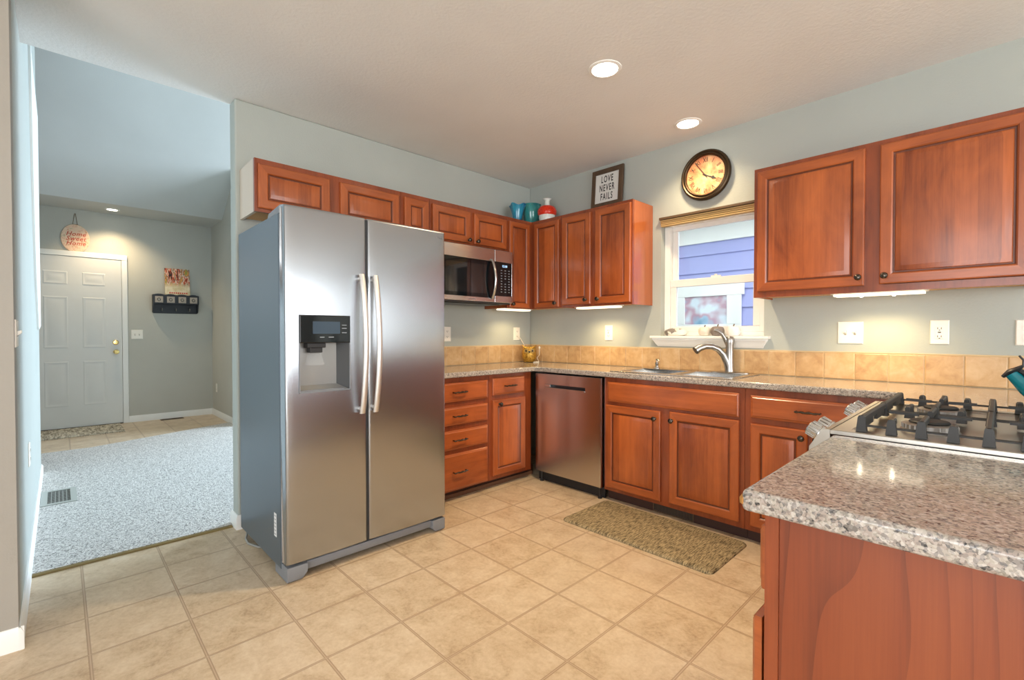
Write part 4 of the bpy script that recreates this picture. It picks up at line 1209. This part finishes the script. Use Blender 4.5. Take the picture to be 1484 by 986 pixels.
for k, s_ in enumerate(NUM):
    a = math.pi / 2 - k * math.pi / 6
    put_text(mb, s_, F, cu + 0.105 * math.cos(a), cv + 0.105 * math.sin(a), 0.046, 0.0182, 0.66, rot=a - math.pi / 2, bold=0.012)
for k in range(60):
    a = k * math.pi / 30
    c_, s2 = math.cos(a), math.sin(a)
    r0, r1 = 0.127, 0.131
    mb.add([F(cu + c_ * r0 - s2 * 0.0008, cv + s2 * r0 + c_ * 0.0008, 0.0184), F(cu + c_ * r1 - s2 * 0.0008, cv + s2 * r1 + c_ * 0.0008, 0.0184), F(cu + c_ * r1 + s2 * 0.0008, cv + s2 * r1 - c_ * 0.0008, 0.0184), F(cu + c_ * r0 + s2 * 0.0008, cv + s2 * r0 - c_ * 0.0008, 0.0184)], [(0, 1, 2, 3)])
mb.build('numerals', plain('dark numeral ink', (0.03, 0.022, 0.015), 0.6), face)
def hand(angle, length, wd, w, spade=None):
    mb = MB(); a = math.radians(90 - angle); c_, s_ = math.cos(a), math.sin(a)
    pol = [(-0.022, -wd / 2), (length * 0.98, -wd * 0.35), (length, 0), (length * 0.98, wd * 0.35), (-0.022, wd / 2)]
    if spade: pol = [(-0.022, -wd / 2), (length * 0.55, -wd / 2), (length * 0.66, -wd * 2.1), (length * 0.80, -wd * 0.9), (length, 0), (length * 0.80, wd * 0.9), (length * 0.66, wd * 2.1), (length * 0.55, wd / 2), (-0.022, wd / 2)]
    mb.prism([(cu + x * c_ - y * s_, cv + x * s_ + y * c_) for x, y in pol], F, w, w + 0.0015)
    return mb.build('hand', M['black'], ck)
hand(117, 0.088, 0.006, 0.021, True)
hand(324, 0.122, 0.0055, 0.024)
mb = MB(); mb.lathe([(0.007, 0.0), (0.006, 0.004), (0, 0.005)], (cu, -0.0185, cv), (0, -1, 0), 16); mb.build('hub', M['black'], ck)

# ------------------------------------------------------------------ framed sign on the cabinet
sg = thing('framed_sign', 'dark wood framed LOVE NEVER FAILS sign standing on the tall cabinet', 'sign', (0.917, -0.04, 2.171))
lean = 0.03
F = lambda u, v, w: (u, -0.020 - (2.556 - v) * lean / 0.385 - w, v)
u0, u1, v0, v1 = 0.765, 1.069, 2.1715, 2.556
mb = MB()
fw = 0.040
for a in ((u0, u1, v1 - fw, v1), (u0, u0 + fw - 0.005, v0, v1 - fw), (u1 - fw, u1, v0, v1 - fw), (u0 + fw - 0.005, u1 - fw, v0, 2.272)):
    fbox(mb, F, *a, 0.0, 0.018)
mb.build('frame', wood('walnut sign frame', dark=(0.030, 0.017, 0.008), light=(0.13, 0.075, 0.038), rough=0.55), sg, bevel=0.002)
mb = MB(); fbox(mb, F, u0 + 0.03, u1 - 0.03, 2.26, v1 - 0.03, 0.003, 0.009); pn = mb.build('panel', plain('white sign board', srgb(214, 214, 210), 0.5), sg)
mb = MB()
for s_, vv in (('LOVE', 2.466), ('NEVER', 2.393), ('FAILS', 2.320)):
    put_text(mb, s_, F, 0.9135, vv, 0.080, 0.0091, 0.52, bold=0.016, spacing=1.28)
mb.build('lettering', M['black'], pn)

# ------------------------------------------------------------------ vases on the corner cabinet
def vase_mat(name, c1, c2):
    t = NT(name); v = t.obj((18, 18, 6)); n = t.noise(v, 1.0, 4, 0.6, 0.8)
    t.bs(Base_Color=t.ramp(n, [(0.35, c1), (0.65, c2)]), Roughness=0.10, Coat_Weight=0.4); return t.m
VZ = 2.1705
v1_ = thing('vase', 'bright blue flared vase, leftmost on the corner cabinet', 'vase', (0.165, -0.345, VZ), 'vases on the corner cabinet')
mb = MB(); n = 32; rs = []
for r_, h_, wv in ((0.034, 0.0, 0), (0.040, 0.004, 0), (0.043, 0.05, 0), (0.052, 0.10, 0.02), (0.064, 0.14, 0.05), (0.074, 0.165, 0.10), (0.070, 0.165, 0.10), (0.048, 0.10, 0.02), (0.036, 0.02, 0)):
    rs.append([(0.165 + r_ * (1 + wv * math.sin(4 * a)) * math.cos(a), -0.345 + r_ * (1 + wv * math.sin(4 * a)) * math.sin(a), VZ + h_ + 0.10 * wv * math.sin(4 * a + 1)) for a in [2 * math.pi * i / n for i in range(n)]])
mb.rings(rs); mb.build('glass_body', vase_mat('blue art glass', (0.0, 0.10, 0.22), (0.03, 0.34, 0.50)), v1_)
v2_ = thing('vase', 'teal ceramic tumbler vase, middle of the three on the corner cabinet', 'vase', (0.175, -0.170, VZ), 'vases on the corner cabinet')
mb = MB(); mb.lathe([(0.040, 0), (0.052, 0.008), (0.072, 0.06), (0.084, 0.12), (0.087, 0.17), (0.083, 0.182), (0.090, 0.196), (0.085, 0.198), (0.078, 0.17), (0.066, 0.06), (0.04, 0.015)], (0.175, -0.170, VZ), (0, 0, 1), 36)
mb.build('pot_body', vase_mat('teal glaze', (0.01, 0.13, 0.14), (0.05, 0.30, 0.29)), v2_)
v3_ = thing('vase', 'white bottle vase with a spiky red belly on the corner cabinet', 'vase', (0.366, -0.17, VZ), 'vases on the corner cabinet')
mb = MB(); mb.lathe([(0.052, 0), (0.062, 0.006), (0.074, 0.045), (0.070, 0.075), (0.060, 0.11), (0.034, 0.145), (0.023, 0.165), (0.022, 0.195), (0.032, 0.207), (0.042, 0.214), (0.037, 0.213), (0.018, 0.19)], (0.366, -0.17, VZ), (0, 0, 1), 36)
mb.build('bottle', plain('milk white glass', srgb(222, 228, 222), 0.2), v3_)
mb = MB()
mb.lathe([(0.071, 0.058), (0.079, 0.075), (0.078, 0.10), (0.066, 0.128), (0.045, 0.142), (0.03, 0.146)], (0.366, -0.17, VZ + 0.008), (0, 0, 1), 36, cap0=False, cap1=False)
for r_, h_, n_ in ((0.078, 0.070, 22), (0.081, 0.085, 22), (0.080, 0.100, 22), (0.073, 0.116, 20), (0.062, 0.130, 18)):
    for k in range(n_):
        a = 2 * math.pi * (k + (h_ * 500 % 2) / 2) / n_
        mb.lathe([(0.006, -0.006), (0.004, 0.0), (0.0, 0.007)], (0.366 + r_ * math.cos(a), -0.17 + r_ * math.sin(a), VZ + 0.008 + h_), (math.cos(a), math.sin(a), 0.15), 6)
mb.build('spiky_collar', plain('red coral glaze', srgb(214, 52, 24), 0.3), v3_)

# ------------------------------------------------------------------ golden owl with its cord
ow = thing('owl_figurine', 'golden owl lamp sitting in the corner of the worktop', 'owl figurine', (0.125, -0.15, CT))
ox, oy, oz = 0.125, -0.150, CT + 0.0005
def goldm():
    t = NT('feathered gold glaze'); v = t.obj((1, 1, 1)); n = t.noise(v, 90, 3, 0.7)
    t.bs(Base_Color=t.ramp(n, [(0.35, srgb(120, 84, 22)[:3]), (0.6, srgb(214, 168, 70)[:3])]), Metallic=0.55, Roughness=0.34); t.bump(n, 0.5, 0.004); return t.m
mb = MB(); mb.lathe([(0.040, 0), (0.052, 0.006), (0.066, 0.04), (0.069, 0.07), (0.066, 0.10), (0.064, 0.125), (0.056, 0.143), (0.03, 0.151), (0, 0.152)], (ox, oy, oz), (0, 0, 1), 28); mb.build('body', goldm(), ow)
fd = Vector((0.705, -0.709, 0)); sd_ = Vector((0.709, 0.705, 0))
oc = Vector((ox, oy, oz))
for s_ in (-1, 1):
    c_ = oc + fd * 0.052 + sd_ * (0.026 * s_) + Vector((0, 0, 0.108))
    nrm = (fd + sd_ * (0.42 * s_)).normalized()
    mb = MB(); mb.lathe([(0.024, 0.0), (0.024, 0.008), (0.017, 0.010), (0.015, 0.008)], c_, nrm, 20); ey = mb.build('eye', plain('pale gold eye disc', srgb(170, 140, 80), 0.4, 0.4), ow)
    mb = MB(); mb.lathe([(0.009, 0.0), (0.008, 0.004), (0.0, 0.006)], c_ + nrm * 0.008, nrm, 14); mb.build('pupil', M['black'], ey)
    mb = MB(); mb.tube([oc + fd * 0.058 + sd_ * (0.004 * s_) + Vector((0, 0, 0.122)), oc + fd * 0.050 + sd_ * (0.040 * s_) + Vector((0, 0, 0.142)), oc + fd * 0.034 + sd_ * (0.064 * s_) + Vector((0, 0, 0.160))], [0.008, 0.008, 0.003], 8); mb.build('ear_tuft', goldm(), ow)
mb = MB(); mb.lathe([(0.009, 0), (0.006, 0.012), (0, 0.024)], oc + fd * 0.066 + Vector((0, 0, 0.105)), (fd.x * 0.3, fd.y * 0.3, -1), 10); mb.build('beak', M['black'], ow)
mb = MB()
mb.tube([(0.010, -0.185, 1.155), (0.020, -0.165, 1.14), (0.030, -0.125, 1.08), (0.038, -0.105, 1.0), (0.045, -0.10, 0.95), (0.050, -0.11, 0.922)], 0.0035, 8)
mb.tube([(0.165, -0.085, 0.955), (0.20, -0.10, 0.925), (0.225, -0.125, 0.9185), (0.19, -0.16, 0.9185), (0.20, -0.10, 0.9185), (0.16, -0.09, 0.9185)], 0.0035, 8)
mb.build('cord', M['cord_white'], ow)
mb = MB(); mb.lathe([(0.006, 0), (0.010, 0.008), (0.009, 0.018), (0.0, 0.026)], (0.190, -0.078, 1.040), (0, 0, 1), 12); mb.tube([(0.190, -0.078, 1.042), (0.185, -0.075, 0.98), (0.165, -0.085, 0.955)], 0.003, 6); mb.build('bulb', M['cord_white'], ow)

# ------------------------------------------------------------------ on the window sill
SZ = 1.1665
st = thing('painted_rock', 'flat white stone with grey patches at the left of the sill', 'rock', (1.50, -0.005, SZ))
def rockm():
    t = NT('white stone with grey patches'); v = t.obj((9, 9, 9)); n = t.noise(v, 1.6, 2, 0.5, 0.4)
    t.bs(Base_Color=t.ramp(n, [(0.0, srgb(110, 104, 98)[:3]), (0.46, srgb(128, 122, 116)[:3]), (0.50, srgb(232, 226, 214)[:3])]), Roughness=0.6); return t.m
mb = MB(); n = 24; rs = []
for f_, h_ in ((0.75, 0.0), (0.95, 0.008), (1.0, 0.022), (0.92, 0.036), (0.62, 0.046), (0.2, 0.050)):
    rs.append([(1.50 + 0.088 * f_ * math.cos(a) * (1 + 0.06 * math.sin(3 * a)), -0.005 + 0.040 * f_ * math.sin(a), SZ + h_ * (1 + 0.12 * math.sin(2 * a + 1))) for a in [2 * math.pi * i / n for i in range(n)]])
mb.rings(rs); mb.build('stone', rockm(), st)
def pumpkin(x, r, col, label):
    o = thing('pumpkin', label, 'pumpkin', (x, -0.002, SZ), 'small pumpkins on the sill')
    mb = MB(); n = 40; rs = []
    for rr_, h_ in ((0.35, 0.0), (0.72, 0.003), (0.94, 0.018), (1.0, 0.035), (0.93, 0.052), (0.70, 0.064), (0.40, 0.067), (0.15, 0.062)):
        rs.append([(x + r * rr_ * (1 - 0.06 * abs(math.cos(4 * a))) * math.cos(a), -0.002 + r * 0.92 * rr_ * (1 - 0.06 * abs(math.cos(4 * a))) * math.sin(a), SZ + h_ * r / 0.047) for a in [2 * math.pi * i / n for i in range(n)]])
    mb.rings(rs); mb.build('shell', col, o)
    mb = MB(); mb.tube([(x, -0.002, SZ + 0.060 * r / 0.047), (x + 0.002, -0.002, SZ + 0.074 * r / 0.047), (x + 0.006, -0.003, SZ + 0.082 * r / 0.047)], [0.005, 0.004, 0.0045], 8); mb.build('stem', plain('brown stem', srgb(120, 96, 70), 0.7), o)
pumpkin(1.722, 0.044, plain('cream ceramic', srgb(224, 216, 200), 0.4), 'cream pumpkin left of the grey one on the sill')
pumpkin(1.814, 0.047, plain('grey stoneware', srgb(128, 118, 112), 0.5), 'grey pumpkin between the two pale ones on the sill')
pumpkin(1.922, 0.047, plain('white ceramic', srgb(238, 234, 230), 0.4), 'white pumpkin right of the grey one behind the faucet')

# ------------------------------------------------------------------ floor things
def rrect(x0, x1, y0, y1, r, n=5):
    out = []
    for cx_, cy_, a0_ in ((x1 - r, y1 - r, 0), (x0 + r, y1 - r, 90), (x0 + r, y0 + r, 180), (x1 - r, y0 + r, 270)):
        for k in range(n + 1):
            a = R(a0_ + 90 * k / n); out.append((cx_ + r * math.cos(a), cy_ + r * math.sin(a)))
    return out
mb = MB()
mb.rings([[(x, y, z_) for x, y in rrect(1.270 + i, 2.222 - i, -1.043 + i, -0.556 - i, 0.035)] for i, z_ in ((0, 0.0005), (0, 0.006), (0.004, 0.012), (0.014, 0.0155))])
o = mb.build('floor_mat', M['mat'], None, angle=50)
tag(o, 'woven taupe kitchen mat on the floor before the sink', 'mat')
def register(name, label, fn, u0, u1, v0, v1, nu, nv, mat_f, fr=0.03, depth=0.004, group=None, base=0.0):
    o = thing(name, label, 'vent', fn((u0 + u1) / 2, (v0 + v1) / 2, base), group)
    mb = MB()
    for a in ((u0, u1, v0, v0 + fr), (u0, u1, v1 - fr, v1), (u0, u0 + fr, v0 + fr, v1 - fr), (u1 - fr, u1, v0 + fr, v1 - fr)):
        fbox(mb, fn, *a, base + 0.0005, base + depth)
    mb.build('frame', mat_f, o)
    mb = MB()
    for k in range(1, nu):
        u = u0 + fr + (u1 - u0 - 2 * fr) * k / nu; fbox(mb, fn, u - 0.0016, u + 0.0016, v0 + fr, v1 - fr, base + 0.001, base + 0.0026)
    for k in range(1, nv):
        v = v0 + fr + (v1 - v0 - 2 * fr) * k / nv; fbox(mb, fn, u0 + fr, u1 - fr, v - 0.0016, v + 0.0016, base + 0.001, base + 0.0026)
    mb.build('louvres', mat_f, o)
    mb = MB(); fbox(mb, fn, u0 + fr, u1 - fr, v0 + fr, v1 - fr, base + 0.0004, base + 0.0008); mb.build('duct', M['black'], o)
M['regm'] = plain('grey metal register', srgb(166, 170, 164), 0.45)
M['regb'] = plain('brown metal register', srgb(84, 66, 48), 0.5)
register('floor_vent', 'grey metal floor vent in the carpet by the left wall', Zf, -1.695, -1.290, -3.430, -3.243, 13, 6, M['regm'], 0.034, 0.006, base=0.012)
register('floor_vent', 'brown floor vent in the entry tiles below the coat rack', Zf, -4.80, -4.70, -2.34, -2.08, 2, 14, M['regb'], 0.016, 0.005)
register('toe_kick_vent', 'brown vent grille in the toe kick under the sink cabinet', S(-0.476), 1.592, 1.872, 0.003, 0.062, 26, 1, M['regb'], 0.008, 0.006)
dm_ = thing('door_mat', 'fringed rag mat at the foot of the front door', 'mat', (-4.45, -3.18, 0))
mb = MB(); mb.box(-4.80, -4.15, -3.62, -2.76, 0.0005, 0.010); mb.build('weave', M['doormat'], dm_, bevel=0.003)
mb = MB()
for k in range(40):
    y = -3.62 + 0.86 * (k + 0.5) / 40
    mb.tube([(-4.152, y, 0.006), (-4.13, y + random.uniform(-.004, .004), 0.004), (-4.105, y + random.uniform(-.008, .008), 0.0025)], 0.0024, 5)
mb.build('fringe', M['doormat'], dm_)

# ------------------------------------------------------------------ entry wall decor
rs_ = thing('hanging_sign', 'round Home Sweet Home plaque hanging above the front door', 'sign', (ED, -3.167, 2.37))
F = Wf(ED)
cy_, cz_ = -3.166, 2.370
def floral():
    t = NT('speckled blush plaque'); v = t.obj((14, 14, 14)); n = t.noise(v, 2.0, 4, 0.65)
    t.bs(Base_Color=t.ramp(n, [(0.30, srgb(160, 122, 84)[:3]), (0.42, srgb(232, 190, 160)[:3]), (0.55, srgb(240, 212, 186)[:3]), (0.68, srgb(196, 176, 140)[:3])]), Roughness=0.6); return t.m
mb = MB(); n = 48
mb.rings([[F(cy_ + 0.134 * f_ * math.cos(a), cz_ + 0.176 * f_ * math.sin(a), h_) for a in [2 * math.pi * i / n for i in range(n)]] for f_, h_ in ((1.0, 0.002), (1.0, 0.012), (0.97, 0.016))])
pq = mb.build('plaque', floral(), rs_)
mb = MB()
for s_, vv in (('Home', 2.425), ('Sweet', 2.367), ('Home', 2.308)):
    put_text(mb, s_, F, cy_ + 0.004, vv, 0.074, 0.0162, 0.92, shear=0.3, bold=0.012, spacing=1.1)
mb.build('lettering', plain('brick red lettering', srgb(196, 74, 52), 0.6), pq)
mb = MB(); mb.tube([F(cy_ - 0.022, 2.540, 0.008), F(cy_ - 0.004, 2.682, 0.006), F(cy_ + 0.004, 2.682, 0.006), F(cy_ + 0.022, 2.540, 0.008)], 0.0028, 6); mb.tube([F(cy_ - 0.026, 2.545, 0.010), F(cy_ + 0.026, 2.545, 0.010)], 0.003, 6)
mb.build('hanging_cord', plain('jute cord', srgb(120, 100, 74), 0.8), rs_)
cr = thing('coat_rack', 'black wall shelf with four framed plaques and coat hooks in the entry', 'coat rack', (ED, -2.146, 1.46))
a0, a1 = -2.408, -1.884
mb = MB()
fbox(mb, F, a0 + 0.01, a1 - 0.01, 1.462, 1.70, 0.0005, 0.014)
fbox(mb, F, a0, a1, 1.700, 1.716, 0.0005, 0.10)
pol = []
for k in range(33):
    u = a0 + (a1 - a0) * k / 32; pol.append((u, 1.712 + 0.014 * abs(math.sin(math.pi * 4 * k / 32))))
mb.prism([(a0, 1.590)] + [(a1, 1.590)] + pol[::-1], F, 0.10, 0.112)
for u in (a0, a1 - 0.014):
    mb.prism([(0.0005, 1.468), (0.05, 1.480), (0.105, 1.59), (0.105, 1.70), (0.0005, 1.70)], lambda p_, q_, w_: (ED + p_, w_, q_), u, u + 0.014)
mb.build('shelf', plain('worn black paint', (0.012, 0.014, 0.020), 0.42), cr, bevel=0.002)
for k in range(4):
    u = a0 + (a1 - a0) * (k + 0.5) / 4
    mb = MB(); fbox(mb, F, u - 0.044, u + 0.044, 1.606, 1.690, 0.112, 0.117); pq = mb.build('plaque', plain('pewter plaque', srgb(172, 160, 146), 0.45), cr, bevel=0.003)
    mb = MB(); mb.tube([F(u + 0.022 * math.cos(2 * math.pi * i / 12 + 1.0) * (1 - i / 30), 1.648 + 0.020 * math.sin(2 * math.pi * i / 12 + 1.0), 0.118) for i in range(12)], 0.0035, 6); mb.build('ornament', M['black'], pq)
for k in range(3):
    u = a0 + (a1 - a0) * (0.2 + 0.3 * k)
    mb = MB(); mb.tube([F(u, 1.545, 0.014), F(u, 1.515, 0.03), F(u, 1.500, 0.05), F(u, 1.515, 0.062), F(u, 1.530, 0.06)], 0.005, 8); mb.build('hook', M['nickel'], cr)
pt = thing('canvas_painting', 'small painting of birch trunks leaning on the entry coat rack', 'painting', (ED + 0.05, -2.125, 1.727))
lean_p = lambda u, v, w: (ED + 0.062 - (v - 1.717) * 0.13 + w, u, v)
mb = MB(); fbox(mb, lean_p, -2.268, -1.982, 1.7175, 2.088, -0.008, 0.008)
def birch():
    t = NT('loose birch wood painting')
    tc = t.n('ShaderNodeTexCoord'); sp_ = t.n('ShaderNodeSeparateXYZ', {0: tc.outputs['Object']})
    v = t.obj((40, 26, 1.6)); n = t.noise(v, 1.0, 3, 0.7)
    trunks = t.ramp(n, [(0.38, srgb(30, 34, 32)[:3]), (0.45, srgb(206, 86, 44)[:3]), (0.50, srgb(232, 222, 200)[:3]), (0.53, srgb(52, 54, 46)[:3]), (0.58, srgb(226, 150, 84)[:3]), (0.64, srgb(150, 150, 70)[:3])])
    v2 = t.obj((12, 12, 12)); n2 = t.noise(v2, 1.5, 3)
    f = t.math('ADD', sp_.outputs[2], t.math('MULTIPLY', t.math('SUBTRACT', n2, 0.5), 0.10))
    g = t.n('ShaderNodeMapRange', {0: f, 1: 0.10, 2: 0.16, 3: 0.0, 4: 1.0}).outputs[0]
    snow = t.ramp(n2, [(0.4, srgb(206, 190, 150)[:3]), (0.6, srgb(226, 214, 186)[:3])])
    t.bs(Base_Color=t.mix(g, snow, trunks), Roughness=0.6); return t.m
mb.build('canvas', birch(), pt)
mb = MB()
for k in range(9):
    u = -2.222 + 0.024 * k; fbox(mb, lean_p, u, u + 0.016, 1.738, 1.756, 0.008, 0.009)
mb.build('lettering', plain('red painted letters', srgb(198, 60, 40), 0.6), pt)
